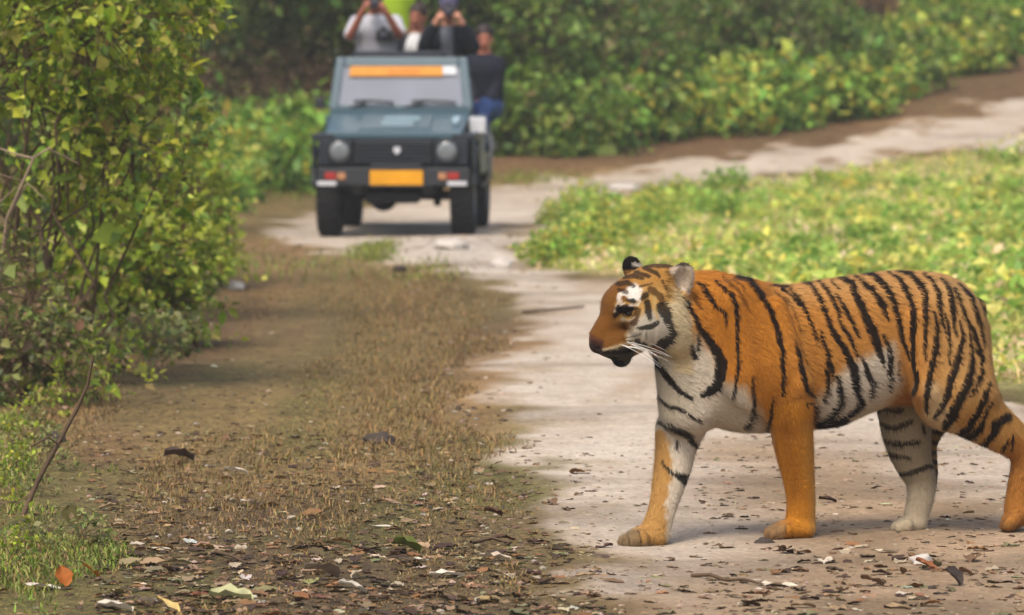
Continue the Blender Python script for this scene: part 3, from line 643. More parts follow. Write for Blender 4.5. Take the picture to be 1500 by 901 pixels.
    def tube(pts, r0, r1, n=5):
        pts = np.array(pts); b0 = len(wv)
        for i, p in enumerate(pts):
            d = pts[min(i + 1, len(pts) - 1)] - pts[max(i - 1, 0)]; d /= np.linalg.norm(d)
            a = np.cross(d, (0.1, .3, 1)); a /= np.linalg.norm(a); c = np.cross(d, a); r = r0 + (r1 - r0) * i / (len(pts) - 1)
            for j in range(n): wv.append(p + r * (a * math.cos(6.283 * j / n) + c * math.sin(6.283 * j / n)))
        for i in range(len(pts) - 1):
            for j in range(n): wf.append((b0 + i * n + j, b0 + i * n + (j + 1) % n, b0 + (i + 1) * n + (j + 1) % n, b0 + (i + 1) * n + j))
    rr = random.Random(5)
    for s in (-1, 1):
        for i in range(9):
            a = H(.165 - .006 * i, s * .070, -.055 - .006 * (i % 4)); ln = rr.uniform(.09, .16)
            d = s * L * .75 - F * rr.uniform(.4, .9) + U * rr.uniform(-.55, .05); d /= np.linalg.norm(d)
            tube([a + d * ln * q - U * .035 * q * q for q in np.linspace(0, 1, 7)], .0011, .0003)
    wm = mat('whisker', (.75, .72, .66), .4, .4)
    o = obj('whiskers', mesh_np('whiskers', wv, wf), wm, t); o.location = -base; o['kind'] = 'stuff'
    return t
build_tiger()
# ------------------------------------------------------------------ vegetation
def leaf_mat(name, trans=.35, rough=.5, spec=.35):
    m = bpy.data.materials.new(name); m.use_nodes = True; n = m.node_tree; b = n.nodes['Principled BSDF']
    a = n.nodes.new('ShaderNodeVertexColor'); a.layer_name = 'Col'
    b.inputs['Roughness'].default_value = rough; b.inputs['Specular IOR Level'].default_value = spec
    t = n.nodes.new('ShaderNodeTexCoord'); x = n.nodes.new('ShaderNodeTexNoise'); x.inputs['Scale'].default_value = 30
    n.links.new(t.outputs['Object'], x.inputs['Vector'])
    r = n.nodes.new('ShaderNodeMapRange'); r.inputs['To Min'].default_value = .75; r.inputs['To Max'].default_value = 1.25; n.links.new(x.outputs['Fac'], r.inputs['Value'])
    sc = n.nodes.new('ShaderNodeVectorMath'); sc.operation = 'SCALE'; n.links.new(a.outputs['Color'], sc.inputs[0]); n.links.new(r.outputs['Result'], sc.inputs['Scale'])
    n.links.new(sc.outputs['Vector'], b.inputs['Base Color'])
    tr = n.nodes.new('ShaderNodeBsdfTranslucent'); n.links.new(sc.outputs['Vector'], tr.inputs['Color'])
    mx = n.nodes.new('ShaderNodeMixShader'); mx.inputs[0].default_value = trans
    n.links.new(b.outputs[0], mx.inputs[1]); n.links.new(tr.outputs[0], mx.inputs[2]); n.links.new(mx.outputs[0], n.nodes['Material Output'].inputs['Surface'])
    return m
LEAF = leaf_mat('leaf', .42); GRASS = leaf_mat('grass blade', .3, .6, .2); LITTER = leaf_mat('dry leaf', .12, .7, .25)
BARK = mat('bark', lin(88, 72, 56), .9, .1, 0, .3, 30, .4, 90); PALEBARK = mat('bare twig', lin(134, 116, 96), .85, .15, 0, .25, 40)
def pal(rs, n, cols, wts, jit=.16):
    cols = np.array([lin(*c) for c in cols]); k = rs.choice(len(cols), n, p=np.array(wts) / sum(wts))
    return np.clip(cols[k] * (1 + rs.normal(0, jit, (n, 1))) * (1 + rs.normal(0, jit * .4, (n, 3))), 0.004, 1)
def leaves(rs, p, d, up, ln, wd, col):
    """folded pointed leaves: p base, d along, up roughly the face normal; five points, two quads each"""
    d = d / (np.linalg.norm(d, axis=1)[:, None] + 1e-9); s = np.cross(d, up); s /= np.linalg.norm(s, axis=1)[:, None] + 1e-9
    nn = np.cross(s, d); fold = rs.uniform(.1, .35, (len(p), 1)); L = ln[:, None]; W = wd[:, None]
    tip = p + d * L - nn * L * rs.uniform(0, .35, (len(p), 1)); mid = p + d * L * .45 
    l = mid - s * W + nn * W * fold; r = mid + s * W + nn * W * fold
    v = np.stack([p, r, tip, l], 1).reshape(-1, 3)
    i = np.arange(len(p)) * 4; f = np.concatenate([np.stack([i, i + 1, i + 2], 1), np.stack([i, i + 2, i + 3], 1)])
    return v, f, np.repeat(col, 4, 0)
def wig(rs, a, b, n=6, amp=.06, sag=0):
    a = np.asarray(a, float); b = np.asarray(b, float); t = np.linspace(0, 1, n)[:, None]; L = np.linalg.norm(b - a)
    q = a + (b - a) * t + rs.normal(0, amp * L, (n, 3)) * np.sin(t * 3.1416); q[:, 2] -= sag * L * (t[:, 0] ** 2); q[0] = a; return q
def bush_meshes(seed, lobes, sprigs, per, leaf, cols, wts, stems=6, base_r=.12, droop=.3, twig_r=.006, stem_r=.018, inner=.35):
    """crown of leaf sprigs on twigs that grow from stems; returns (leaf mesh, wood mesh), base at the origin"""
    rs = np.random.RandomState(seed); lobes = [(np.array(c, float), np.array(r, float), wt) for c, r, wt in lobes]
    W = np.array([w_ for _, _, w_ in lobes]); W = W / W.sum(); paths = []; tips = []
    for c, r, _ in lobes:
        for q in range(max(1, stems // len(lobes))):
            a = rs.uniform(0, 6.28); b0 = np.array([math.cos(a) * base_r, math.sin(a) * base_r, -.05])
            paths.append((wig(rs, b0, c + rs.normal(0, .25, 3) * r, 8, .05), stem_r, stem_r * .35)); tips.append(paths[-1][0])
    Pp, Dd, Cc = [], [], []
    li = rs.choice(len(lobes), sprigs, p=W)
    for i in li:
        c, r, _ = lobes[i]; u = rs.normal(0, 1, 3); u /= np.linalg.norm(u); rad = 1 - inner * rs.rand() ** 1.5
        q = c + u * r * rad; q[2] = max(q[2], .06)
        d = u * .8 + rs.normal(0, .5, 3); d[2] += .25 - droop * rs.rand() * 2; d /= np.linalg.norm(d)
        L = leaf * rs.uniform(2.0, 4.5)
        if rs.rand() < .3: paths.append((wig(rs, c + (q - c) * .35, q + d * L * .6, 4, .08), twig_r, twig_r * .4))
        k = max(3, int(per * rs.uniform(.6, 1.4))); t = rs.rand(k)
        pos = q + d * (t * L)[:, None] + rs.normal(0, leaf * .35, (k, 3)); side = rs.normal(0, 1, (k, 3)); side += d * .7; side[:, 2] -= droop
        Pp.append(pos); Dd.append(side); tone = rs.normal(0, .13); Cc.append(pal(rs, k, cols, wts) * (1 + tone))
    Pp = np.concatenate(Pp); Dd = np.concatenate(Dd); Cc = np.clip(np.concatenate(Cc), .004, 1); n = len(Pp)
    up = rs.normal(0, .6, (n, 3)); up[:, 2] += 1.0
    ln = leaf * np.exp(rs.normal(-.12, .35, n)); v, f, c = leaves(rs, Pp, Dd, up, ln, ln * rs.uniform(.26, .42, n), Cc)
    tv, tf = tubes(paths)
    return mesh_np('foliage', v, f, c), mesh_np('branches', tv, tf)
def place_plant(name, label, cat, meshes, loc, rz=0, sc=1.0, group=None, wood=None):
    t = thing(name, label, cat, tuple(loc), rz, group); t.scale = (sc, sc, sc) if np.isscalar(sc) else sc
    o = obj('foliage', meshes[0], LEAF, t); o['kind'] = 'stuff'
    o = obj('branches', meshes[1], wood or BARK, t); o['kind'] = 'stuff'
    return t
G1 = [(138, 158, 42), (166, 176, 56), (104, 130, 42), (186, 188, 84), (142, 126, 74)]      # yellow-green thicket
G2 = [(92, 122, 46), (116, 142, 54), (74, 100, 44), (142, 156, 68), (126, 118, 68)]           # mid green
G5 = [(112, 122, 58), (132, 136, 74), (92, 100, 54), (150, 146, 92), (128, 104, 76)]     # dull dusty thicket
G3 = [(98, 124, 58), (120, 138, 66), (82, 102, 54), (142, 148, 80), (136, 120, 80)]              # dull far forest
G4 = [(118, 160, 62), (146, 178, 72), (98, 138, 58), (182, 188, 82), (200, 186, 74)]       # fresh low plants
def near_bushes():
    def at(px, py, dy=0):
        g = GP(px, py); return np.array([g[0], g[1] + dy, float(hgt(g[0], g[1] + dy))])
    # tall thicket whose base lies at the left edge
    specs = [
        ('tall_bush', 'tall yellow-green leafy bush overhanging bare pale twigs at the verge', 'bush', at(5, 585, 1.2), 5,
         [((-.25, 0, 1.5), (.75, .6, .75), 3), ((.35, 0, 1.95), (.55, .5, .55), 3), ((-.1, 0, 2.6), (.9, .6, .6), 2), ((.55, .1, 1.25), (.38, .4, .35), 1.2)], 700, 14, .055, G1, [3, 3, 4, 1.5, 1.3]),
        ('leafy_bush', 'broad leafy bush with bright yellow-green leaves leaning over a dark hollow', 'bush', at(115, 520, 3.5), 6,
         [((-.2, 0, 1.7), (.6, .5, .5), 3), ((.05, 0, 2.3), (.65, .5, .5), 3), ((-.5, 0, 2.6), (.7, .5, .6), 2), ((-.05, 0, 1.15), (.30, .35, .22), .7)], 720, 14, .054, G1, [3, 3, 4, 2, 1]),
        ('low_bush', 'low rounded bush with glossy green leaves spilling onto the brown verge', 'bush', at(215, 520, .6), 7,
         [((-.25, 0, .48), (.42, .45, .30), 3), ((.05, 0, .55), (.26, .35, .24), 2), ((-.1, -.1, .22), (.5, .4, .2), 2), ((-.55, 0, .7), (.3, .3, .3), 1.2)], 520, 13, .052, G1, [3, 3, 3, 1.5, 1.2]),
        ('low_bush', 'low bush with dull green leaves and dead stems beside the leaning twig', 'bush', at(-45, 600, .5), 8,
         [((-.15, 0, .5), (.5, .4, .42), 3), ((.15, -.1, .25), (.4, .35, .22), 2), ((-.4, 0, .9), (.3, .3, .3), 1)], 320, 12, .050, G5, [3, 3, 3, 1.5, 2.5]),
        ('leafy_bush', 'fresh green bush at the end of the thicket beside the pale rock', 'bush', at(255, 428, .8), 9,
         [((-.1, 0, .35), (.42, .5, .32), 3), ((.0, 0, .65), (.30, .4, .32), 2), ((-.5, 0, .9), (.4, .4, .4), 2)], 600, 13, .052, G1, [3, 4, 2, 3, .5]),
        ('leafy_bush', 'dark green bush filling the thicket behind the yellow-green leaves', 'bush', at(70, 430, 3.0), 10,
         [((0, 0, 1.2), (.8, .6, .7), 2), ((.1, 0, 2.2), (.9, .6, .8), 3), ((-.6, 0, .6), (.5, .5, .5), 1)], 800, 12, .065, G2, [3, 3, 4, 1, 1]),
        ('leafy_bush', 'grey-green bush at the far end of the thicket above low weeds', 'bush', at(190, 345, 2.0), 13,
         [((-.5, 0, .45), (.6, .6, .35), 2), ((-.65, 0, 1.9), (.7, .6, .5), 2), ((.1, 0, .22), (.4, .5, .2), 1), ((-.5, 0, 2.7), (1.1, .7, .5), 2)], 600, 12, .07, G2, [3, 3, 3, 1.5, 1]),
    ]
    for nm, lb, ct, loc, seed, lobes, sp, per, lf, cols, wts in specs:
        m = bush_meshes(seed, lobes, sp, per, lf, cols, wts, 24, .3, .3, .006, .012)
        place_plant(nm, lb, ct, m, loc, 0, 1.0, None, BARK)
    # bare pale twigs in front of the thicket
    rs = np.random.RandomState(21)
    def tw(pts, r): return (np.array([P(a, b, c) for a, b, c in pts]), r, r * .5)
    base = at(-15, 590, .25)
    paths = [tw([(-20, 560, base[1]), (10, 320, base[1] - .05), (30, 275, base[1] - .1), (50, 230, base[1] - .1), (75, 216, base[1] - .1)], .010),
             tw([(48, 232, base[1] - .1), (20, 225, base[1] - .05), (-25, 208, base[1])], .007), tw([(12, 318, base[1] - .05), (40, 268, base[1] - .1), (66, 292, base[1] - .1)], .006),
             tw([(-10, 430, base[1]), (-5, 300, base[1]), (35, 265, base[1]), (-20, 250, base[1])], .006), tw([(70, 218, base[1] - .1), (100, 232, base[1] - .08), (115, 240, base[1] - .05)], .005)]
    tv, tf = tubes(paths, 6); t = thing('dead_branch', 'bare pale grey branch forking in front of the green thicket', 'branch', tuple(base))
    o = obj('limb', mesh_np('limb', tv, tf), PALEBARK, t); o.location = -Vector(base); o['kind'] = 'stuff'
    b = GP(33, 757); pts = [b, P(55, 705, b[1]), P(85, 650, b[1] + .02), P(112, 600, b[1] + .03), P(128, 565, b[1] + .02), P(137, 520, b[1])]
    tv, tf = tubes([(np.array(pts), .011, .005), (np.array([pts[2], P(70, 640, b[1] - .05), P(45, 655, b[1] - .06)]), .005, .003)], 6)
    t = thing('leaning_twig', 'thin dark leafless twig leaning up out of the green grass', 'twig', tuple(b))
    o = obj('stem', mesh_np('stem', tv, tf), BARK, t); o.location = -Vector(b); o['kind'] = 'stuff'
def far_bushes():
    rs = np.random.RandomState(4)
    tall = [bush_meshes(40 + i, [((0, 0, 2.0), (1.2, 1.1, .9), 3), ((.6, 0, 3.1), (1.3, 1.1, 1.1), 3), ((-.7, 0, 2.8), (1.1, 1.0, 1.0), 2.5), ((0, 0, 4.2), (1.5, 1.3, .9), 2), ((.2 - .4 * (i % 2), 0, 1.1), (.8, .7, .5), .6)], 900, 11, .095, cols, [3, 3, 3, 1.5, 1.0], 12, .35, .4, .010, .035)
            for i, cols in enumerate((G3, G2, G3))]
    mid = [bush_meshes(50 + i, [((0, 0, .75), (.85, .8, .6), 3), ((.45, 0, 1.25), (.65, .6, .5), 2), ((-.5, 0, 1.2), (.6, .6, .5), 2)], 520, 11, .085, cols, wt, 9, .2, .35, .008, .02)
           for i, (cols, wt) in enumerate(((G2, [3, 3, 3, 1.5, 1]), (G3, [3, 3, 3, 1, 2]), (G4, [2, 2, 3, 1, .6])))]
    low = [bush_meshes(60 + i, [((0, 0, .25), (.42, .4, .22), 3), ((.2, 0, .42), (.25, .25, .2), 1.5), ((-.2, 0, .38), (.24, .25, .18), 1)], 130, 9, .085, cols, wt, 5, .08, .2, .005, .008)
           for i, (cols, wt) in enumerate(((G4, [3, 3, 2, 1, .5]), (G4, [2, 3, 1, 3, 2]), (G2, [3, 3, 2, 1, 1])))]
    def at(px, py, dy=0):
        g = GP(px, py); x, y = g[0] * (g[1] + dy) / g[1], g[1] + dy; return (x, y, float(hgt(x, y)) - .03)
    bare = bush_meshes(70, [((0, 0, 1.0), (.9, .7, .7), 2), ((.3, 0, 1.8), (.9, .7, .6), 1)], 150, 6, .08, [(112, 90, 64), (98, 96, 58), (126, 106, 74)], [3, 2, 2], 46, .5, .3, .007, .016)
    # tall forest-edge shrubs in rows on the rise
    spots = [(px, py, dy) for dy, py, step in ((4, 232, 95), (9, 225, 120), (16, 220, 130)) for px in range(-60, 1700, step)]
    for i, (px, py, dy) in enumerate(spots):
        q = py - 10 - max(0, px - 720) * .14 if px > 720 else py + 18
        if 230 < px < 480 and dy < 5: continue
        if px > 1230: q = 40 + (5 if dy < 5 else 0)
        p = at(px + rs.uniform(-30, 30), max(q, 40) + rs.uniform(-4, 4), dy + rs.uniform(-1, 1) + (3.0 if px > 720 else 0) + (1 if 250 < px < 470 else 0))
        place_plant('forest_shrub', ('tall dull green', 'tall mid green', 'tall grey-green')[i % 3] + ' shrub in the dense forest ' + ('behind the thicket and jeep' if px < 720 else 'above the bend of the road' if px < 1240 else 'at the top of the bank'), 'shrub', tall[i % 3], p, rs.uniform(0, 6.3), rs.uniform(.85, 1.2), 'tall shrubs of the forest edge')
    # mid shrubs along the edge
    for px, py, k, sc, lb in [(760, 235, 0, 1.0, 'leafy shrub beside the jeep where the forest meets the road'), (850, 228, 1, 1.1, 'dull brownish-green shrub among the roadside weeds'), (930, 215, 2, .8, 'bright green shrub with yellow weeds at its foot'),
                              (1010, 200, 0, .9, 'mid green shrub behind the yellowing weeds'), (1090, 190, 1, 1.1, 'dusty green shrub beside the brown hollow'), (1165, 178, 0, .8, 'dark green shrub next to the rounded bush'),
                              (1252, 158, 0, .62, 'rounded green bush standing alone at the bend of the road'), (1330, 110, 2, .42, 'fresh green shrub on the bank above the climbing road'), (1400, 78, 2, .45, 'bright green shrub on the grassy bank above the road'),
                              (1470, 58, 2, .5, 'leafy green shrub high on the bank by the top of the road'), (440, 262, 0, .45, 'small leafy shrub right behind the jeep corner'), (290, 225, 1, .5, 'dull brown-green shrub at the thicket side of the hollow'), (345, 215, 1, .6, 'dull brown-green shrub in the middle of the hollow'), (400, 222, 1, .5, 'dull brown-green shrub on the jeep side of the hollow'), (460, 205, 1, .7, 'dusky shrub behind the jeep windscreen pillar'), (310, 190, 0, .7, 'mid green shrub at the back of the hollow')]:
        place_plant('roadside_shrub', lb, 'shrub', mid[k], at(px, py, 2.0 if px < 1200 else .8), rs.uniform(0, 6), sc)
    for px, py in [(255, 250), (290, 245), (330, 243), (370, 240), (410, 238), (450, 240), (480, 240), (280, 222), (320, 215), (360, 218), (400, 212), (440, 215), (480, 220), (760, 225), (800, 220), (1180, 120), (1230, 95), (1140, 110), (1290, 60), (1380, 45)]:
        place_plant('bare_shrub', ('brown twiggy shrub with few leaves in the hollow left of the jeep' if px < 600 else 'brown twiggy shrub right of the jeep' if px < 1000 else 'brown twiggy shrub on the shaded bank above the climbing road'), 'shrub', bare, at(px, py, 1.5), rs.uniform(0, 6), rs.uniform(.45, .65), 'twiggy brown shrubs', BARK)
    # weeds along the road edge
    ws = [(px + rs.uniform(-9, 9), 272 + rs.uniform(-14, 6)) for px in range(262, 462, 17)] + [(px + rs.uniform(-8, 8), 238 - (px - 740) * .125 + rs.uniform(-26, 0)) for px in range(742, 1290, 12)]
    ws += [(px + rs.uniform(-8, 8), 150 - (px - 1290) * .30 + rs.uniform(-46, -2)) for px in range(1290, 1510, 8)] + [(px, 300 + rs.uniform(-14, 8)) for px in range(272, 330, 16)]
    for i, (px, py) in enumerate(ws):
        k = rs.randint(3); wh = 'in front of the brown hollow left of the jeep' if px < 600 else 'at the forest edge along the road' if px < 1290 else 'on the green bank above the climbing road'
        place_plant('roadside_weed', ('bright green', 'yellowing', 'dull green')[k] + ' low weed ' + wh, 'weed', low[k], at(px, py), rs.uniform(0, 6), rs.uniform(.6, 1.45), ('bright green', 'yellowing', 'dull green')[k] + ' weeds ' + wh)
    for i in range(30):
        px = 805 + 260 * rs.rand() ** 1.3; py = 388 - (px - 805) * .12 - rs.rand() * 78 + max(0, 900 - px) * .05; k = rs.choice([0, 1, 1])
        place_plant('field_weed', ('bright green', 'yellow-leaved')[k] + ' weed standing in the field corner beside the road', 'weed', low[k], at(px, py), rs.uniform(0, 6), rs.uniform(.22, .5), ('bright green', 'yellow-leaved')[k] + ' weeds in the field corner')
    for i in range(22):
        px, py = rs.uniform(1060, 1500), rs.uniform(255, 400); k = rs.choice([0, 1, 1])
        place_plant('field_weed', ('bright green', 'yellow-leaved')[k] + ' weed standing out of the open field behind the tiger', 'weed', low[k], at(px, py), rs.uniform(0, 6), rs.uniform(.18, .38), ('bright green', 'yellow-leaved')[k] + ' weeds in the open field')
def blades(rs, x, y, ln, col, lean=.35, w=.0022):
    n = len(x); z = hgt(x, y); a = rs.uniform(0, 6.283, n); d = np.stack([np.cos(a) * lean * rs.rand(n), np.sin(a) * lean * rs.rand(n), np.ones(n)], 1) * ln[:, None]
    s = np.stack([np.cos(a + 1.3), np.sin(a + 1.3), np.zeros(n)], 1) * w; p = np.stack([x, y, z - .006], 1); bend = np.stack([np.cos(a), np.sin(a), -np.full(n, .35)], 1) * (ln * lean * rs.rand(n))[:, None]
    m = p + d * .55; t = p + d + bend
    v = np.stack([p - s, p + s, m + s * .8, m - s * .8, t], 1).reshape(-1, 3); i = np.arange(n) * 5
    f = np.concatenate([np.stack([i, i + 1, i + 2], 1), np.stack([i, i + 2, i + 3], 1), np.stack([i + 3, i + 2, i + 4], 1)])
    return v, f, np.repeat(col, 5, 0)
def ground_cover():
    rs = np.random.RandomState(9)
    # verge: short sparse dry grass
    n = 120000; y = 17 + 31 * rs.rand(n) ** 1.15; x = rs.uniform(-.115, .02, n) * y
    rd = zone(ROADZ, x, y, .30, .45); dens = fbm(x * 1.3, y * .13, 4); keep = (rd < .3) & (rs.rand(n) < .25 + 1.1 * sst(.35, .65, dens)); x, y = x[keep], y[keep]; n = len(x)
    ln = rs.uniform(.008, .036, n) * (.3 + 1.4 * sst(.4, .7, dens[keep])); c = pal(rs, n, [(142, 114, 70), (130, 108, 62), (106, 86, 56), (160, 134, 90), (112, 108, 54)], [4, 2.5, 2.5, 2, .8])
    v, f, c = blades(rs, x, y, ln, c, .9, .0028); tag(obj('verge_grass', mesh_np('verge_grass', v, f, c), GRASS), 'short dry olive-brown grass covering the left verge', 'grass', kind='stuff')
    # green grass in the near left corner
    n = 34000; y = 16.8 + 11 * rs.rand(n); x = rs.uniform(-.1, -.055, n) * y; gz = zone(GREENZ, x, y, .35, .5) * fbm(x * 2.2, y * 1.2, 3)
    keep = gz > .30 + .2 * rs.rand(len(gz)); x, y = x[keep], y[keep]; n = len(x); ln = rs.uniform(.012, .045, n); c = pal(rs, n, [(110, 130, 44), (130, 140, 62), (88, 98, 44), (150, 138, 84)], [3, 3, 2.5, 2], .25)
    v, f, c = blades(rs, x, y, ln, c, .8, .0035); tag(obj('green_grass', mesh_np('green_grass', v, f, c), GRASS), 'fresh green grass tufts under the bushes at the verge', 'grass', kind='stuff')
    # field beyond the road: low broad-leaved plants and grass
    n = 6500; y = rs.uniform(29, 67, n); x = rs.uniform(.0, .12, n) * y; fz = zone(FIELDZ, x, y, .3, .45); keep = fz > .5; x, y = x[keep], y[keep]
    V, D, C, LN = [], [], [], []
    tone = fbm(x * .5, y * .3, 3)
    for i in range(len(x)):
        hi_ = float(sst(.46, .62, tone[i])); k = rs.randint(4, 9) + int(4 * hi_); h = rs.uniform(.02, .09) + rs.uniform(.0, .16) * hi_; z0 = float(hgt(x[i], y[i])); q = np.stack([x[i] + rs.normal(0, .05, k), y[i] + rs.normal(0, .06, k), z0 + rs.rand(k) * h], 1)
        dd = rs.normal(0, 1, (k, 3)); dd[:, 2] = np.abs(dd[:, 2]) * .6; V.append(q); D.append(dd); LN.append(rs.uniform(.045, .085, k) * (1 + .5 * hi_))
        pc = [(150, 178, 76), (178, 194, 92), (120, 156, 64), (206, 202, 108), (222, 200, 152), (214, 202, 92)]
        wt = [2.5, 3, 1.2 + 2 * hi_, 2.5, 4.2 * (1 - hi_) + .5, 1.2]; C.append(np.repeat(pal(rs, 1, pc, wt, .12), k, 0) * (1 + rs.normal(0, .12, (k, 1))))
    V = np.concatenate(V); D = np.concatenate(D); LN = np.concatenate(LN); C = np.clip(np.concatenate(C), .01, 1); up = rs.normal(0, .4, V.shape); up[:, 2] += 1
    v, f, c = leaves(rs, V, D, up, LN, LN * .33, C); tag(obj('field_plants', mesh_np('field_plants', v, f, c), LEAF), 'low green and yellowing broad-leaved plants covering the field beyond the road', 'plants', kind='stuff')
    n = 34000; y = rs.uniform(29, 67, n); x = rs.uniform(.0, .12, n) * y; fz = zone(FIELDZ, x, y, .3, .45); keep = fz > .42; x, y = x[keep], y[keep]; n = len(x)
    c = pal(rs, n, [(160, 178, 80), (190, 190, 104), (212, 194, 140), (136, 160, 70)], [3, 2.5, 2, 2]); v, f, c = blades(rs, x, y, rs.uniform(.03, .15, n), c, .8, .005)
    tag(obj('field_grass', mesh_np('field_grass', v, f, c), GRASS), 'thin grass growing between the plants of the green field', 'grass', kind='stuff')
    # grass between the wheel tracks ahead of the jeep and along the forest edge
    n = 5000; gx, gy = [], []
    for (px, py, sx, sy, k) in [(550, 375, 18, 7, 700), (330, 385, 30, 14, 350), (300, 300, 40, 9, 500), (420, 280, 60, 8, 800), (780, 262, 40, 6, 500), (835, 372, 20, 10, 500), (440, 395, 60, 12, 300), (630, 400, 30, 8, 200)]:
        for _ in range(k):
            q = (px + rs.normal(0, sx), py + rs.normal(0, sy)); Y = GY(q[1]) if q[1] > 300 else None
            g = P(q[0], q[1], Y) if Y else GP(*q); gx.append(g[0]); gy.append(g[1])
    gx, gy = np.array(gx), np.array(gy); n = len(gx); c = pal(rs, n, [(120, 132, 54), (142, 142, 70), (100, 112, 48)], [3, 2, 2]); v, f, c = blades(rs, gx, gy, rs.uniform(.03, .09, n), c, .7, .006)
    tag(obj('track_grass', mesh_np('track_grass', v, f, c), GRASS), 'patches of grass between and beside the wheel tracks near the jeep', 'grass', kind='stuff')
def foot_weeds():
    rs = np.random.RandomState(31)
    wm = [bush_meshes(80 + i, [((0, 0, .12), (.16, .15, .11), 3), ((.08, 0, .2), (.1, .1, .08), 1)], 26, 8, .045, c, [3, 3, 2, 2, 1.5], 4, .03, .2, .003, .004) for i, c in enumerate((G1, G5))]
    for i, (px, py) in enumerate([(10, 640), (40, 625), (75, 610), (20, 690), (50, 668), (105, 585), (140, 560), (165, 552), (200, 545), (228, 538), (252, 528), (60, 730), (15, 745), (90, 690), (250, 470), (285, 448), (300, 425), (120, 800), (60, 800), (20, 820), (275, 500), (150, 590), (80, 560), (215, 520), (310, 400)]):
        g = GP(px, py); k = rs.randint(2); wh = 'at the foot of the thicket' if py < 600 else 'in the grass under the thicket'
        place_plant('ground_weed', ('small yellow-green', 'small dusty green')[k] + ' sprout ' + wh, 'weed', wm[k], (g[0], g[1], g[2] - .01), rs.uniform(0, 6), rs.uniform(.7, 1.4) if py < 600 else rs.uniform(.3, .65), ('small yellow-green', 'small dusty green')[k] + ' sprouts ' + wh)
near_bushes(); foot_weeds(); far_bushes(); ground_cover()
# ------------------------------------------------------------------ jeep
JY = 49.4; JR = math.radians(-2.6)
_jb = P(576, 349, JY); JB = Vector((_jb[0], JY, float(hgt(_jb[0], JY)) + .005))
JM = Matrix.Translation(JB) @ Matrix.Rotation(JR, 4, 'Z')
def bxm(name, boxes, bev=.01, seg=2):
    """boxes: (x0,x1,y0,y1,z0,z1[,dict of corner shifts]) -> one bevelled mesh"""
    bm = bmesh.new()
    for bq in boxes:
        x0, x1, y0, y1, z0, z1 = bq[:6]
        r = bmesh.ops.create_cube(bm, size=1)
        for v_ in r['verts']:
            v_.co = Vector((x0 if v_.co.x < 0 else x1, y0 if v_.co.y < 0 else y1, z0 if v_.co.z < 0 else z1))
            if len(bq) > 6: v_.co = Vector(bq[6](v_.co))
    if bev: bmesh.ops.bevel(bm, geom=bm.edges[:], offset=bev, segments=seg, affect='EDGES', profile=.6, clamp_overlap=True)
    me = bpy.data.meshes.new(name); bm.to_mesh(me); bm.free()
    for p_ in me.polygons: p_.use_smooth = False
    return me
def lathe(name, prof, axis='y', n=32):
    """prof: (radius, offset) rows turned about an axis through the origin"""
    V, F = [], []
    for r, o in prof:
        for j in range(n):
            a = 6.28318 * j / n; c, s = r * math.cos(a), r * math.sin(a)
            V.append((o, c, s) if axis == 'x' else (c, o, s))
    for i in range(len(prof) - 1):
        for j in range(n): F.append((i * n + j, i * n + (j + 1) % n, (i + 1) * n + (j + 1) % n, (i + 1) * n + j))
    me = mesh_np(name, V, F); return me
def tub_me(name, pts, r, n=8):
    v, f = tubes([(np.array(pts), r, r)], n); return mesh_np(name, v, f)
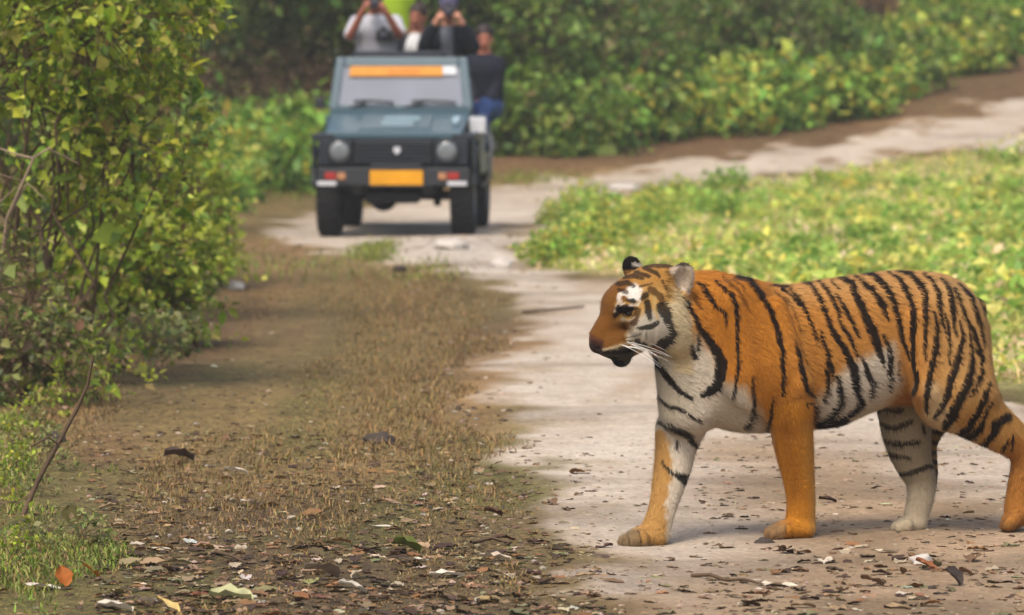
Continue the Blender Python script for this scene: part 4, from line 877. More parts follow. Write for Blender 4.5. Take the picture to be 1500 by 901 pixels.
def build_jeep():
    paint = mat('teal grey paint', lin(58, 82, 92), .38, .45, 0, .12, 6, .05, 30); dark = mat('dark body paint', lin(30, 37, 45), .45, .35, 0, .15, 8)
    black = mat('black rubber', (.018, .018, .019), .85, .2, 0, .25, 25, .2, 60); trim = mat('black trim', (.022, .024, .028), .55, .35)
    chrome = mat('lamp bowl', (.55, .56, .57), .16, .6, .9); glassl = mat('lamp glass', (.15, .165, .175), .1, .7); steel = mat('dull steel', (.24, .24, .25), .4, .4, .7)
    white = mat('white reflector', (.52, .53, .55), .4, .4); red = mat('red lamp', lin(150, 42, 36), .3, .5); amber = mat('amber lamp', lin(168, 120, 84), .3, .5)
    yellow = mat('number plate yellow', lin(206, 144, 14), .5, .35, 0, .28, 9); orange = mat('orange banner', lin(196, 134, 50), .6, .25, 0, .2, 14); scr = mat('dusty screen with painted reflection', lin(104, 110, 122), .2, .6, 0, .3, 3)  # windscreen colour mixes dust with a painted pale sky reflection
    canvas = mat('dark canvas', lin(52, 54, 60), .9, .1, 0, .2, 12); seatm = mat('seat vinyl', lin(46, 44, 44), .6, .3)
    t = thing('safari_jeep', 'open-top teal-grey safari jeep with orange windscreen banner parked on the road', 'jeep', tuple(JB), JR)
    def part(name, me, m, par=None, loc=None): return obj(name, me, m, par or t, loc)
    # chassis, tub, cowl
    def narrow(c): return (c.x, c.y, c.z)
    part('chassis', bxm('chassis', [(-.36, -.26, .1, 3.3, .38, .50), (.26, .36, .1, 3.3, .38, .50), (-.3, .3, .55, .75, .38, .46)]), trim)
    part('body', bxm('body', [(-.70, -.655, 1.25, 3.35, .52, 1.06), (.655, .70, 1.25, 3.35, .52, 1.06), (-.65, .65, 1.25, 3.35, .50, .56), (-.65, .65, 3.30, 3.35, .565, 1.06), (-.655, .655, .98, 1.24, .52, 1.06)], .015), paint)
    part('engine_bay', bxm('engine_bay', [(-.50, .50, .10, .97, .52, .86)], .01), trim)
    part('hood', bxm('hood', [(-.60, .60, .03, 1.02, .865, .93, lambda c: (c.x * (1 if c.y < .5 else 1.03), c.y, c.z + (.16 if c.y > .5 else 0)))], .02, 3), paint)
    part('hood_ridge', bxm('hood_ridge', [(-.33, .33, .10, .9, .925, .955, lambda c: (c.x * .96 if c.z > .94 else c.x, c.y, c.z + (.13 if c.y > .5 else .005)))], .012), paint)
    part('cowl', bxm('cowl', [(-.635, .635, .985, 1.16, 1.062, 1.125)], .012), paint)
    for s in (-1, 1):
        part('fender', bxm('fender', [(s * .52 if s > 0 else -.72, .72 if s > 0 else -.52, .02, .98, .855, .915), (s * .695 if s > 0 else -.72, .72 if s > 0 else -.695, .02, .16, .62, .852), (s * .695 if s > 0 else -.72, .72 if s > 0 else -.695, .88, .98, .50, .852)], .014), dark)
        part('wheel_arch', tub_me('wheel_arch', [(s * .71, .50 + .42 * math.cos(a), .36 + .42 * math.sin(a)) for a in np.linspace(.25, 2.9, 14)], .022), trim)
    # flat nose: lamp panels, slatted grille
    for s in (-1, 1):
        part('lamp_panel', bxm('lamp_panel', [(s * .36 if s > 0 else -.66, .66 if s > 0 else -.36, .0, .06, .64, .86)], .01), dark)
        h = part('headlight', lathe('headlight', [(.001, .03), (.06, .028), (.088, .0), (.095, -.012)], 'y', 28), chrome, None, (s * .475, -.012, .765))
        obj('lens', lathe('lens', [(.092, -.002), (.085, -.014), (.06, -.022), (.03, -.026), (.001, -.027)], 'y', 28), glassl, h)
        obj('bezel', lathe('bezel', [(.090, -.004), (.093, -.022), (.105, -.022), (.112, .0), (.112, .012)], 'y', 28), trim, h)
    g = part('grille', bxm('grille', [(-.345, .345, .012, .05, .645, .86)], .006), trim)
    for i in range(6): obj('slat', bxm('slat', [(-.335, .335, -.006, .011, .66 + i * .033, .674 + i * .033)], .003, 1), dark, g)
    bd = bmesh.new(); q = [bd.verts.new((x, -.012, z)) for x, z in ((-.032, .03), (.0, .038), (.032, .03), (.028, -.008), (0, -.036), (-.028, -.008))]; fc = bd.faces.new(q); r = bmesh.ops.extrude_face_region(bd, geom=[fc]); bmesh.ops.translate(bd, verts=[e for e in r['geom'] if isinstance(e, bmesh.types.BMVert)], vec=(0, .012, 0))
    me = bpy.data.meshes.new('badge'); bd.to_mesh(me); bd.free(); part('badge', me, white, None, (.035, -.010, .765))
    # bumper with plate, lamps and reflectors
    part('bumper', bxm('bumper', [(-.66, .68, -.16, -.06, .46, .62)], .014), trim)
    part('bumper_bracket', bxm('bumper_bracket', [(-.34, -.28, -.059, .1, .42, .58), (.28, .34, -.059, .1, .42, .58), (-.2, .26, -.14, -.08, .622, .65)]), trim)
    pl = part('number_plate', bxm('number_plate', [(-.195, .275, -.176, -.163, .466, .598)], .006), yellow)
    obj('plate_rim', bxm('plate_rim', [(-.215, .295, -.1795, -.1625, .604, .612), (-.215, .295, -.1795, -.1625, .452, .460)], .002, 1), trim, pl)
    for s in (-1, 1):
        part('indicator', bxm('indicator', [(s * .54 - .05, s * .54 + .05, -.178, -.162, .515, .578)], .008), red)
        part('side_lamp', bxm('side_lamp', [(s * .445 - .035, s * .445 + .035, -.176, -.162, .515, .575)], .008), amber)
        part('reflector_strip', bxm('reflector_strip', [(s * .575 - .085, s * .575 + .085, -.178, -.162, .462, .50)], .004), white)
    part('axle', tub_me('axle', [(-.5, .50, .36), (.5, .50, .36)], .045), black)
    part('differential', lathe('differential', [(.001, -.12), (.09, -.10), (.13, 0), (.09, .10), (.001, .12)], 'y', 20), black, None, (-.12, .50, .345))
    part('skid_plate', bxm('skid_plate', [(-.25, .22, .05, .35, .30, .376)], .02), black)
    part('shock_absorber', tub_me('shock_absorber', [(.36, .44, .27), (.40, .42, .5)], .035), black)
    # wheels
    def wheel(x, y):
        s = 1 if x > 0 else -1
        wv = obj('wheel', lathe('wheel', [(.19, -.08), (.2, -.1), (.19, .08)], 'x', 28), steel, t, (x, y, .352))
        ty = obj('tyre', lathe('tyre', [(.20, -.098), (.27, -.108), (.325, -.104), (.345, -.085), (.352, 0), (.345, .085), (.325, .104), (.27, .108), (.20, .098)], 'x', 40), black, wv)
        tv = []
        obj('rim', lathe('rim', [(.199, s * .095), (.17, s * .08), (.12, s * .05), (.06, s * .06), (.055, s * .09), (.001, s * .092)], 'x', 28), steel, wv)
        bm = bmesh.new()
        for k in range(26):
            for side in (-1, 1):
                a = 6.2832 * (k + .5 * (side > 0)) / 26; r = bmesh.ops.create_cube(bm, size=1)
                for v_ in r['verts']:
                    c = Vector((v_.co.x * .075 + side * .048, v_.co.y * .045, v_.co.z * .016 + .353)); v_.co = Matrix.Rotation(a, 3, 'X') @ c
        me = bpy.data.meshes.new('tread'); bm.to_mesh(me); bm.free(); o = obj('tread', me, black, wv); o['kind'] = 'stuff'
    for x in (-.595, .595):
        for y in (.50, 2.875): wheel(x, y)
    # windscreen: frame leaning back, glass, banner, wipers
    def lean(c): return (c.x * (1 - .09 * max(0, c.z - 1.12) / .46), c.y + (c.z - 1.12) * .36, c.z)
    fr = part('windscreen_frame', bxm('windscreen_frame', [(-.65, -.565, 1.02, 1.065, 1.127, 1.585, lean), (.565, .65, 1.02, 1.065, 1.127, 1.585, lean), (-.563, .563, 1.02, 1.065, 1.50, 1.585, lean), (-.563, .563, 1.02, 1.065, 1.127, 1.165, lean)], .012), paint)
    part('windscreen', bxm('windscreen', [(-.57, .57, 1.035, 1.045, 1.16, 1.51, lean)], 0), scr)
    bn = part('banner', bxm('banner', [(-.50, .40, 1.012, 1.018, 1.415, 1.505, lean)], 0), orange)
    obj('banner_end', bxm('banner_end', [(.402, .53, 1.012, 1.018, 1.43, 1.505, lean)], 0), white, bn)
    mk = mat('banner print', lin(206, 122, 58), .7, .2)
    for i, (x, w_) in enumerate(((-.12, .05), (-.05, .035), (.01, .05), (.075, .03), (.12, .05))): obj('print_mark', bxm('print_mark', [(x, x + w_, 1.008, 1.0105, 1.438, 1.482, lean)], 0), mk, bn)
    for x0, x1, x2 in ((-.46, -.30, -.06), (.02, .22, .50)):
        wp = part('wiper', tub_me('wiper', [(x0, 1.005, 1.13), (x1, 1.0, 1.185)], .011), trim)
        obj('blade', tub_me('blade', [(x1 - .12, 1.010, 1.188), (x1, 1.005, 1.196), (x2, 1.012, 1.180)], .012), trim, wp)
    part('rolled_canvas', lathe('rolled_canvas', [(.001, -.44), (.04, -.43), (.045, -.2), (.04, 0), (.046, .2), (.04, .40), (.001, .42)], 'x', 14), canvas, None, (-.01, 1.24, 1.60))
    # pale lettering patches on the hood, mirrors, roll bar, seats, side rails
    ht = mat('hood lettering', lin(134, 156, 166), .5, .3)
    for i, (x0, x1, y0, z0) in enumerate(((-.10, .21, .42, 1.003), (-.12, .17, .13, .962))):
        hs = part('hood_sign', bxm('hood_sign', [(x0, x1, y0, y0 + .012, z0 + .02, z0 + .062)], .002, 1), ht)
    part('bonnet_catch', bxm('bonnet_catch', [(.50, .56, .35, .62, .992, 1.02, lambda c: (c.x, c.y, c.z + (c.y - .35) * .16))], .006), ht)
    for s in (-1, 1):
        m_ = part('mirror', bxm('mirror', [(s * .73 - .045, s * .73 + .045, 1.02, 1.06, 1.12, 1.22)] if s < 0 else [(.70 - .075, .70 + .075, .88, .92, .90, 1.05)], .03, 3), trim if s < 0 else white)
        obj('arm', tub_me('arm', [(s * .65, 1.05, 1.15), (s * .70, 1.05, 1.16)] if s < 0 else [(.66, .95, .90), (.70, .93, .96)], .01), trim, m_)
    part('grab_handle', tub_me('grab_handle', [(.72, 1.3, .9), (.80, 1.3, .88), (.80, 1.3, .5), (.72, 1.3, .42)], .014), steel)
    part('rear_fender', bxm('rear_fender', [(.702, .76, 2.45, 3.3, .70, .78)], .02), dark); part('rear_fender', bxm('rear_fender', [(-.76, -.702, 2.45, 3.3, .70, .78)], .02), dark)
    part('roll_bar', tub_me('roll_bar', [(-.60, 1.72, .56), (-.60, 1.72, 1.35), (-.55, 1.72, 1.42), (.55, 1.72, 1.42), (.60, 1.72, 1.35), (.60, 1.72, .56)], .024), trim)
    for x in (-.33, .33): part('seat', bxm('seat', [(x - .25, x + .25, 1.28, 1.62, .562, .80), (x - .24, x + .24, 1.60, 1.70, .80, 1.30)], .04, 3), seatm)
    part('rear_bench', bxm('rear_bench', [(-.60, .60, 2.75, 3.15, .562, .92)], .04, 3), seatm)
build_jeep()
def build_person(name_label, joints, skin, shirt, trouser, hair, jacket=None, cap=None, fingers=True, group=None):
    """joints in photo position + distance; a continuous skin mesh with clothing and hair as children"""
    J = {k: (P(*q) if isinstance(q, tuple) else np.asarray(q, float)) for k, q in joints.items() if k not in ('face', 'sleeve')}
    face = np.array(joints['face'], float); face /= np.linalg.norm(face)
    allp = np.array(list(J.values())); lo = allp.min(0) - .28; hi = allp.max(0) + .28; hh = .012
    head = J['head']; upv = head - J['neck']; upv = upv / np.linalg.norm(upv); left = np.cross(upv, face); left /= np.linalg.norm(left); fw = np.cross(left, upv)
    R = np.array([fw, left, upv])
    S = Blob(lo, hi, hh)
    h = lambda a, b, c: head + fw * a + left * b + upv * c
    S.ell(h(-.005, 0, .025), (.095, .074, .095), R, .02); S.ell(h(.025, 0, -.045), (.062, .056, .068), R, .03); S.ell(h(.095, 0, -.015), (.022, .014, .026), R, .015)
    for s in (-1, 1): S.ell(h(-.005, s * .076, -.005), (.02, .012, .03), R, .01); S.ell(h(.083, s * .032, .012), (.014, .016, .010), R, .01, 0, True)
    S.ell(h(.084, 0, -.062), (.012, .026, .010), R, .008)
    S.cone(J['neck'], h(-.02, 0, -.05), .058, .054, .03)
    ch, pe = J['chest'], J['pelvis']; ax = (J['shl'] - J['shr']); wid = np.linalg.norm(ax) / 2
    S.cone(J['shl'] * .82 + J['shr'] * .18 - (0, 0, .05), J['shr'] * .82 + J['shl'] * .18 - (0, 0, .05), .085, .085, .06)
    S.cone(ch, pe, .135, .125, .06, 0, (ax, 1.25)); S.cone(ch + (0, 0, .07), J['neck'] - (0, 0, .03), .11, .06, .05)
    for s in 'lr':
        S.chain([(J['sh' + s], .058), (J['el' + s], .045), (J['ha' + s], .030)], .03)
        S.chain([(J['hip' + s], .088), (J['kn' + s], .06), (J['ft' + s], .042)], .04); f_ = J['ft' + s]; S.cone(f_ - (0, 0, .03), f_ + fw * .14 - (0, 0, .045), .042, .034, .02)
        # palm and five fingers, curled towards the thing held
        d = J['ha' + s] - J['el' + s]; d = d / np.linalg.norm(d); tgt = J.get('hold', None)
        cu = (tgt - J['ha' + s]) if tgt is not None else -upv; cu = cu - d * (cu @ d); cu = cu / (np.linalg.norm(cu) + 1e-6); sp = np.cross(d, cu)
        pm = J['ha' + s] + d * .055; S.cone(J['ha' + s], pm, .03, .036, .015, 0, (cu, .6))
        for q, (o, L) in enumerate(((-.03, .055), (-.01, .068), (.01, .072), (.03, .062))):
            k1 = pm + d * .03 + sp * o; k2 = k1 + (d * .6 + cu * .8) * L * .5; k3 = k2 + (cu * .95 - d * .2) * L * .5; S.chain([(k1, .0105), (k2, .0098), (k3, .0085)], .006)
        k1 = J['ha' + s] + d * .02 + sp * .03; S.chain([(k1, .013), (k1 + (sp * .5 + cu * .6 + d * .4) * .03, .012), (k1 + (sp * .4 + cu * 1.0 + d * .6) * .05, .010)], .008)
    v, f = S.mesh()
    base = (J['ftl'] + J['ftr']) / 2; base[2] = min(J['ftl'][2], J['ftr'][2]) - .08
    t = thing('person', name_label, 'person', tuple(base), 0, group); off = -Vector(base)
    fm = mat('skin', lin(*skin), .55, .35, 0, .12, 20); C0 = np.tile(np.array(lin(*skin)), (len(v), 1))
    lip = np.exp(-(((v - h(.09, 0, -.062)) / .02) ** 2).sum(1)); eyes = sum(np.exp(-(((v - h(.085, s * .032, .012)) / .013) ** 2).sum(1)) for s in (-1, 1)); brow = sum(np.exp(-(((v - h(.088, s * .034, .034)) / np.array([.02, .02, .008])) ** 2).sum(1)) for s in (-1, 1))
    C0 = C0 * (1 - .75 * np.clip(eyes + brow, 0, 1)[:, None]); C0 = C0 * (1 - .4 * lip[:, None]) + np.array(lin(130, 60, 52)) * .4 * lip[:, None]
    b = obj('body', mesh_np('body', v, f, C0), vcol_mat('skin tone', .55, .35, 0, (30, 30, 30), 0, .06), t); b.location = off
    # upper garment with sleeves
    K = Blob(lo, hi, hh); e = .014
    K.cone(J['shl'] * .84 + J['shr'] * .16 - (0, 0, .05), J['shr'] * .84 + J['shl'] * .16 - (0, 0, .05), .085 + e, .085 + e, .06); K.cone(ch, pe - (0, 0, .02), .135 + e, .135 + e, .06, 0, (ax, 1.25)); K.cone(ch + (0, 0, .07), J['neck'] - (0, 0, .045), .11 + e, .062 + e, .05)
    sl = joints['sleeve']
    for s in 'lr':
        if sl > 1.5: K.chain([(J['sh' + s], .058 + e), (J['el' + s], .050 + e), (J['el' + s] * .15 + J['ha' + s] * .85, .036 + e)], .03)
        else: K.cone(J['sh' + s], J['sh' + s] * (1 - .62) + J['el' + s] * .62, .062 + e, .056 + e, .03)
    v, f = K.mesh(); C1 = np.tile(np.array(lin(*(jacket or shirt))), (len(v), 1))
    if jacket:
        q = (v - ch) @ left; fr_ = (v - ch) @ fw; m = (np.abs(q + .01) < .055) & (fr_ > .03); C1[m] = lin(*shirt)
    fold = fbm(v[:, 0] * 9 + v[:, 2] * 4, v[:, 2] * 11, 3); C1 = C1 * (.82 + .36 * fold[:, None])
    o = obj('jacket' if jacket else 'shirt', mesh_np('shirt', v, f, C1), vcol_mat('cloth', .9, .1, .3, (60, 60, 60), 0, .12), t); o.location = off
    K = Blob(lo, hi, hh)
    K.cone(pe + (0, 0, .02), pe - (0, 0, .06), .132 + e, .128 + e, .05, 0, (ax, 1.22))
    for s in 'lr': K.chain([(J['hip' + s], .09 + e), (J['kn' + s], .062 + e), (J['ft' + s], .05 + e)], .04)
    v, f = K.mesh(); o = obj('trousers', mesh_np('trousers', v, f), mat('trouser cloth', lin(*trouser), .9, .1, 0, .25, 22), t); o.location = off
    K = Blob(lo, hi, .010)
    K.ell(h(-.018, 0, .048), (.100, .085, .092), R, .01); K.ell(h(.095, 0, -.035), (.075, .11, .085), R, .02, 0, True); K.ell(h(-.01, 0, -.12), (.2, .2, .105), R, .02, 0, True)
    v, f = K.mesh(); o = obj('hair', mesh_np('hair', v, f), mat('hair', lin(*hair), .6, .3, 0, .3, 60), t); o.location = off
    if cap:
        K = Blob(lo, hi, .010); K.ell(h(-.012, 0, .06), (.108, .092, .085), R, .01); K.cone(h(.08, .0, .065), h(.15, 0, .055), .055, .05, .02, 0, (upv, .18)); K.ell(h(-.01, 0, -.06), (.3, .3, .105), R, .01, 0, True)
        v, f = K.mesh(); o = obj('cap', mesh_np('cap', v, f), mat('cap cloth', lin(*cap), .85, .1), t); o.location = off
    return t
def cast():
    fl = JB.z + .56 + .08
    def legs(d, px, py, Y, kneef=.12):
        p = P(px, py, Y)
        for s, o in (('l', .095), ('r', -.095)):
            d['hip' + s] = p + np.array([o, 0, -.04]); d['ft' + s] = np.array([p[0] + o * 1.1, Y + .02, fl]); d['kn' + s] = (d['hip' + s] + d['ft' + s]) / 2 + np.array([0, -kneef, 0])
        return d
    def run(d, label, *a): return build_person(label, d, *a)
    # man in a pale shirt with a camera at his eye
    a = dict(head=(548, -2, 51.55), neck=(549, 20, 51.6), chest=(551, 50, 51.62), pelvis=(552, 108, 51.66), shl=(578, 33, 51.58), shr=(523, 34, 51.58), ell=(588, 57, 51.42), elr=(510, 60, 51.42), hal=(566, 19, 51.30), har=(531, 17, 51.30), face=(-.1, -1, -.08), hold=(549, 4, 51.30), sleeve=1.0)
    T = legs(a, 552, 112, 51.66); run(T, 'person in a pale grey shirt raising a camera with bare brown arms', (140, 84, 64), (172, 172, 178), (70, 66, 62), (30, 24, 22))
    # person behind in yellow-green
    b = dict(head=(573, -52, 52.55), neck=(573, -30, 52.57), chest=(573, 2, 52.58), pelvis=(573, 66, 52.6), shl=(596, -14, 52.57), shr=(549, -14, 52.57), ell=(600, 28, 52.6), elr=(546, 28, 52.6), hal=(590, 66, 52.48), har=(556, 66, 52.48), face=(0, -1, 0), sleeve=1.0)
    T = legs(b, 573, 70, 52.6, .03); run(T, 'person in a bright yellow-green shirt standing behind the others in the jeep', (140, 92, 70), (150, 178, 44), (60, 60, 66), (28, 24, 22))
    # dark jacket, face turned
    c = dict(head=(612, 25, 52.0), neck=(612, 46, 52.03), chest=(611, 78, 52.04), pelvis=(612, 132, 52.06), shl=(634, 62, 52.02), shr=(589, 62, 52.02), ell=(640, 100, 52.0), elr=(584, 100, 52.0), hal=(622, 122, 51.86), har=(600, 124, 51.86), face=(-.35, -1, -.05), sleeve=2.0)
    T = legs(c, 612, 136, 52.06); run(T, 'person in a black jacket with a bare head between two photographers', (158, 100, 78), (190, 190, 188), (50, 52, 60), (46, 32, 26), (34, 34, 38))
    # centre photographer
    d = dict(head=(657, 14, 51.45), neck=(657, 36, 51.5), chest=(657, 66, 51.52), pelvis=(657, 122, 51.55), shl=(685, 50, 51.48), shr=(629, 50, 51.48), ell=(697, 76, 51.32), elr=(618, 74, 51.32), hal=(677, 34, 51.20), har=(638, 34, 51.20), face=(0, -1, -.1), hold=(657, 17, 51.18), sleeve=2.0)
    T = legs(d, 657, 126, 51.55); run(T, 'person in an open black jacket and dark cap aiming a camera with both hands', (176, 124, 100), (96, 98, 108), (44, 46, 52), (26, 22, 22), (30, 34, 40), (74, 70, 92))
    # passenger on the side rail
    e = dict(head=(709, 57, 52.1), neck=(709, 77, 52.13), chest=(709, 106, 52.14), pelvis=(708, 150, 52.16), shl=(728, 92, 52.12), shr=(689, 92, 52.12), ell=(727, 126, 52.10), elr=(688, 126, 52.14), hal=(716, 150, 51.92), har=(697, 150, 51.95), face=(.05, -1, -.05), sleeve=2.0)
    p = P(708, 153, 52.16)
    for s, o in (('l', .08), ('r', -.08)): e['hip' + s] = p + np.array([o, 0, -.02]); e['kn' + s] = p + np.array([o * 1.1 - .10, -.42, -.02]); e['ft' + s] = p + np.array([o - .12, -.46, -.46])
    run(e, 'person in dark navy sweater and blue jeans sitting on the open jeep side', (176, 112, 90), (34, 36, 46), (58, 78, 122), (44, 32, 28))
    # cameras
    blk = mat('camera black', (.02, .02, .022), .45, .4); gl = mat('lens glass', (.03, .03, .05), .08, .8)
    def camera(px, py, Y, lab, lens=.16):
        p = P(px, py, Y); t = thing('camera', lab, 'camera', tuple(p)); obj('camera_body', bxm('camera_body', [(-.07, .07, -.03, .035, -.048, .048), (-.03, .03, -.025, .03, .048, .075)], .01), blk, t)
        l = obj('lens_barrel', lathe('lens_barrel', [(.036, -.028), (.036, -lens * .5), (.042, -lens * .55), (.042, -lens), (.036, -lens)], 'y', 20), blk, t); obj('front_glass', lathe('front_glass', [(.037, -lens + .006), (.02, -lens + .001), (.001, -lens)], 'y', 20), gl, l)
    camera(549, 4, 51.38, 'black camera held to the eye by the person in the pale shirt'); camera(657, 17, 51.26, 'black camera held to the face by the person in the dark cap', .2)
    camera(562, 52, 51.44, 'black camera hanging on the chest of the pale shirt', .06)
cast()
# ------------------------------------------------------------------ fallen leaves, stones and sticks
def leaf_mesh(seed, L=.10, W=.035, curl=.4):
    rs = np.random.RandomState(seed); n, m = 7, 5; V = []; 
    for i in range(n):
        t = i / (n - 1); w_ = W * (math.sin(math.pi * min(1, t * .92 + .06)) ** .8) * (1 + rs.uniform(-.12, .12))
        zc = curl * L * .22 * math.sin(t * math.pi) + rs.uniform(-.02, .02) * L; tw = rs.uniform(-.25, .25) + curl * (t - .5)
        for j in range(m):
            s = (j / (m - 1) - .5) * 2; x = s * w_; V.append((x * math.cos(tw), (t - .5) * L, max(-.2 * L, zc + abs(s) ** 1.6 * W * curl * 1.3 + x * math.sin(tw))))
    F = [(i * m + j, i * m + j + 1, (i + 1) * m + j + 1, (i + 1) * m + j) for i in range(n - 1) for j in range(m - 1)]
    return np.array(V), np.array(F)
def litter():
    rs = np.random.RandomState(77)
    DRY = [(164, 148, 122), (138, 116, 86), (106, 82, 58), (66, 50, 38), (186, 174, 154), (122, 90, 56), (112, 106, 74)]
    tmpl = [leaf_mesh(i, 1.0, .26 + .05 * (i % 3), .04 + .07 * (i % 4)) for i in range(8)]
    def rot(v, a, tilt, roll):
        return v @ np.array(Matrix.Rotation(a, 3, 'Z') @ Matrix.Rotation(tilt, 3, 'X') @ Matrix.Rotation(roll, 3, 'Y')).T
    # scattered mass
    V, F, C = [], [], []; b = 0
    zones = [(1700, (140, 880), (640, 915), .045), (700, (120, 700), (560, 740), .032), (1300, (1020, 1520), (640, 915), .042), (160, (640, 880), (480, 720), .03), (220, (830, 1120), (790, 915), .035), (160, (250, 720), (420, 560), .035), (130, (680, 1000), (420, 780), .022), (110, (1180, 1500), (575, 650), .04), (90, (560, 780), (345, 400), .05), (200, (-20, 250), (560, 915), .04), (420, (150, 900), (795, 915), .07), (160, (950, 1510), (800, 915), .06)]
    for k, (x0, x1), (y0, y1), L in zones:
        for _ in range(k):
            px, py = rs.uniform(x0, x1), rs.uniform(y0, y1); Y = GY(py); q = P(px, py, Y)
            if 18.9 < Y < 20.6 and 880 < px < 1380 and rs.rand() < .5: continue
            v, f = tmpl[rs.randint(8)]; l = L * rs.uniform(.4, 1.35); w_ = rot(v * l, rs.uniform(0, 6.28), rs.normal(0, .10), rs.normal(0, .12)); w_[:, 2] -= w_[:, 2].min() + .12 * l * rs.rand()
            w_ = w_ + [q[0], q[1], float(hgt(q[0], q[1])) + .003]; V.append(w_); F.append(f + b); b += len(w_); C.append(np.repeat(pal(rs, 1, DRY, [1.2, 3, 4.5, 5, .35, 2, 1], .2), len(w_), 0))
    tag(obj('leaf_litter', mesh_np('leaf_litter', np.concatenate(V), np.concatenate(F), np.concatenate(C)), LITTER), 'small dry broken leaves scattered over the verge and road', 'leaf litter', kind='stuff')
    # small clods and crumbs of earth
    V, F, C = [], [], []; b = 0
    bm = bmesh.new(); bmesh.ops.create_icosphere(bm, subdivisions=1, radius=1); iv = np.array([v_.co[:] for v_ in bm.verts]); fi = np.array([[v_.index for v_ in f_.verts] for f_ in bm.faces]); bm.free()
    for k, (x0, x1), (y0, y1), L in [(900, (100, 900), (560, 915), .009), (1900, (850, 1520), (640, 915), .010), (300, (600, 820), (345, 620), .014), (800, (680, 1000), (420, 800), .007), (110, (380, 780), (345, 400), .018)]:
        for _ in range(k):
            px, py = rs.uniform(x0, x1), rs.uniform(y0, y1); q = P(px, py, GY(py)); s = L * rs.uniform(.4, 1.6); w_ = iv * s * rs.uniform(.6, 1.3, 3) * (1, 1, .6) * (1 + rs.normal(0, .12, (len(iv), 1)))
            V.append(w_ + [q[0], q[1], float(hgt(q[0], q[1])) + s * .15]); F.append(fi + b); b += len(iv); C.append(np.repeat(pal(rs, 1, [(140, 122, 98), (112, 92, 68), (156, 142, 124), (80, 64, 48)], [3, 3, 1.5, 2]), len(iv), 0))
    tag(obj('earth_crumbs', mesh_np('earth_crumbs', np.concatenate(V), np.concatenate(F), np.concatenate(C), False), LITTER), 'small clods and pebbles strewn over the dirt', 'pebbles', kind='stuff')
    # single leaves one can pick out
    def leaf(px, py, L, col, label, a=0., tilt=0., W=.32, curl=.4, seed=0, group=None, roll=0.):
        curl *= .45
        q = P(px, py, GY(py)); z = float(hgt(q[0], q[1])); v, f = leaf_mesh(seed + 100, L, L * W, curl); v = rot(v, a, tilt, roll); v[:, 2] -= v[:, 2].min() - .002
        o = obj('fallen_leaf', mesh_np('fallen_leaf', v, f, np.clip(np.tile(np.array(lin(*col)), (len(v), 1)) * (.8 + .4 * rs.rand(len(v), 1)), 0, 1)), LITTER, None, (q[0], q[1], z + .002)); return tag(o, label, 'leaf', group)
    leaf(338, 882, .15, (160, 158, 116), 'large pale green-grey curled leaf on the dark damp soil', 1.2, .1, .36, .7, 1)
    leaf(92, 858, .075, (150, 84, 26), 'orange-brown leaf standing up among the green grass', .5, 1.0, .42, .5, 2)
    leaf(132, 846, .07, (160, 100, 32), 'small orange leaf beside the larger orange-brown one', 1.9, .7, .45, .4, 3)
    leaf(62, 862, .12, (190, 180, 162), 'long whitish dry leaf next to the orange leaves', 1.5, .1, .25, .3, 4)
    leaf(168, 898, .12, (190, 180, 162), 'pale curled leaf on the ground in front of the orange leaves', 1.3, .1, .3, .7, 5)
    leaf(245, 898, .09, (196, 168, 104), 'yellowish-tan leaf lying edge-up on damp soil', 1.1, .5, .3, .5, 6)
    leaf(104, 770, .08, (76, 70, 30), 'olive-brown leaf hanging upright in the grass by the leaning twig', .4, 1.1, .5, .3, 7)
    leaf(345, 694, .10, (196, 184, 164), 'pale rimmed leaf lying over a dark crumpled leaf', 1.5, .15, .25, .8, 8)
    leaf(262, 678, .13, (74, 60, 50), 'dark crumpled leaf on the open brown verge', 1.5, .2, .4, .9, 9)
    leaf(235, 806, .07, (190, 180, 162), 'small white leaf on the mossy soil', 1.4, .05, .3, .3, 10)
    leaf(470, 848, .14, (120, 104, 88), 'long grey-brown leaf with curled pale edge on the litter', 2.2, .25, .28, .9, 11)
    leaf(516, 868, .10, (190, 180, 162), 'bluish-white torn leaf at the end of the long grey-brown leaf', 1.9, .35, .3, .7, 12)
    leaf(595, 812, .10, (84, 90, 36), 'mossy green-brown curled leaf on the brown litter', 1.5, .3, .45, 1.0, 13)
    leaf(606, 826, .10, (190, 180, 162), 'pale dry leaf under the mossy green-brown leaf', 1.6, .1, .25, .4, 14)
    leaf(655, 846, .12, (200, 190, 170), 'long pale leaf with upturned tip on the litter', 1.6, .05, .22, .6, 15)
    leaf(725, 826, .11, (176, 160, 138), 'greyish leaf beside the road edge litter', 1.4, .1, .25, .7, 16)
    leaf(735, 794, .10, (72, 50, 36), 'dark brown stick-like rolled leaf near the road edge', 1.6, .0, .16, 1.0, 17)
    leaf(560, 773, .08, (190, 180, 162), 'narrow white leaf lying straight on the verge', 1.55, .0, .18, .3, 18)
    leaf(722, 758, .07, (78, 52, 36), 'small dark brown curled leaf by the pale track', 1.5, .3, .4, .9, 19)
    leaf(1140, 858, .13, (192, 178, 154), 'flat pale leaf on the road beside the stick', 1.5, .05, .28, .2, 20)
    leaf(1395, 862, .08, (52, 42, 36), 'black curled leaf standing on the road', .8, .7, .4, .9, 21)
    leaf(1355, 838, .08, (126, 78, 48), 'reddish-brown leaf on the littered road', 1.0, .4, .45, .6, 22)
    leaf(1212, 741, .07, (62, 42, 32), 'dark leaf lying behind the orange foreleg', 1.4, .2, .35, .8, 23)
    leaf(1298, 812, .08, (196, 184, 160), 'pale leaf between the two hind feet', 1.7, .1, .3, .4, 24)
    NM = ['pale tan', 'light brown', 'mid brown', 'dark brown', 'whitish', 'rusty brown', 'olive']
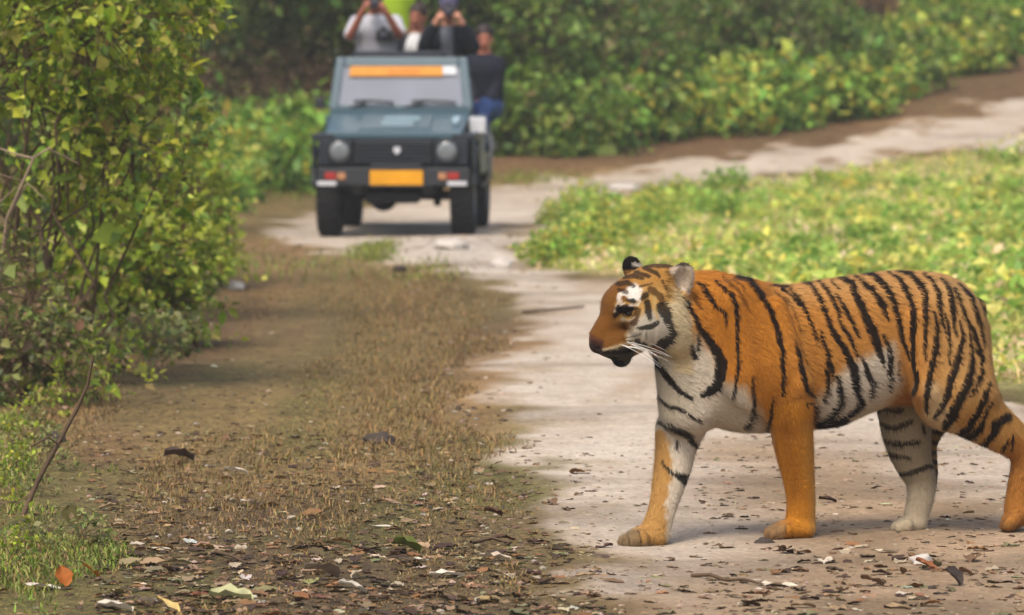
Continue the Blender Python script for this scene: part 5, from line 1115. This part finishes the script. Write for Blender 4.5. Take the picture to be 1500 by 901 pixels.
    for i in range(130):
        side = i % 2; px, py = (rs.uniform(150, 860), rs.uniform(690, 905)) if side == 0 else (rs.uniform(1040, 1500), rs.uniform(800, 905))
        k = rs.choice(7, p=np.array([1.6, 3, 3, 3, .8, 1, .7]) / 13.1); L = rs.uniform(.045, .09)
        leaf(px, py, L, DRY[k], ('small ' if L < .065 else 'broad ') + NM[k] + (' dry leaf lying in the litter of the verge' if side == 0 else ' dry leaf lying on the littered road near the paws'),
             rs.uniform(0, 6.28), rs.normal(0, .12), rs.uniform(.22, .38), rs.uniform(.1, .8), 200 + i, NM[k] + (' leaves on the verge' if side == 0 else ' leaves on the road'), rs.normal(0, .15))
    # stones
    SM = mat('pale stone', lin(176, 168, 158), .85, .2, 0, .25, 14, .5, 30); DM = mat('dark stone', lin(66, 58, 52), .9, .15, 0, .3, 20, .6, 40)
    def stone(px, py, sx, sy, sz, m, label, seed, nm='stone', cat='stone'):
        q = P(px, py, GY(py)); bm = bmesh.new(); bmesh.ops.create_icosphere(bm, subdivisions=3, radius=1)
        for v_ in bm.verts:
            n = mnoise.fractal(v_.co * 1.3 + Vector((seed * 3.1, 0, 0)), .9, 2, 4); v_.co = Vector((v_.co.x * sx, v_.co.y * sy, v_.co.z * sz)) * (1 + .35 * n)
        me = bpy.data.meshes.new(nm); bm.to_mesh(me); bm.free()
        for p_ in me.polygons: p_.use_smooth = True
        tag(obj(nm, me, m, None, (q[0], q[1], float(hgt(q[0], q[1])) + sz * .35), (0, 0, seed)), label, cat)
    stone(342, 425, .075, .06, .04, SM, 'pale flat-topped rock on the verge beside the bushes', .3)
    stone(555, 650, .075, .05, .035, DM, 'dark stone half buried in the brown verge grass', .2)
    stone(1350, 826, .040, .035, .030, SM, 'grey-white stone on the road below the hind paw', .8)
    stone(1120, 797, .035, .03, .018, DM, 'small dark clod on the road between the front paws', .5, 'clod', 'clod')
    stone(80, 650, .06, .05, .035, DM, 'dark clod of earth at the edge of the green grass', 1.2, 'clod', 'clod')
    stone(660, 378, .16, .13, .06, SM, 'broad pale rock in the rut ahead of the jeep', 1.9)
    stone(735, 392, .10, .08, .05, SM, 'small pale rock at the road edge ahead of the jeep', 2.4)
    stone(585, 398, .05, .05, .035, DM, 'dark stone on the brown tongue ahead of the jeep', 2.0)
    stone(915, 291, .20, .10, .05, SM, 'pale flat stone at the corner of the green field', .1)
    # sticks
    def stick(pts, r, label, m=BARK):
        q = [P(a, b_, GY(b_)) for a, b_ in pts]; w_ = [np.array([p[0], p[1], float(hgt(p[0], p[1])) + r + .004 + .01 * (i % 2)]) for i, p in enumerate(q)]
        tv, tf = tubes([(np.array(w_), r, r * .6)], 7); o = obj('stick', mesh_np('stick', tv - w_[0], tf), m, None, tuple(w_[0])); tag(o, label, 'stick')
    stick([(1014, 846), (1040, 850), (1062, 853), (1090, 855), (1118, 858)], .007, 'thin dark stick lying on the road in front of the paws')
    stick([(315, 812), (338, 820), (362, 827)], .007, 'short dark twig on the damp verge soil')
    stick([(765, 458), (800, 457), (855, 450)], .010, 'thin grey stick lying across the pale road behind the tiger')
    stick([(690, 800), (720, 797), (748, 800)], .008, 'dark broken stick at the litter edge of the road')
    stick([(-5, 512), (25, 505), (50, 496)], .012, 'dark fallen branch sticking out of the bush')
litter()
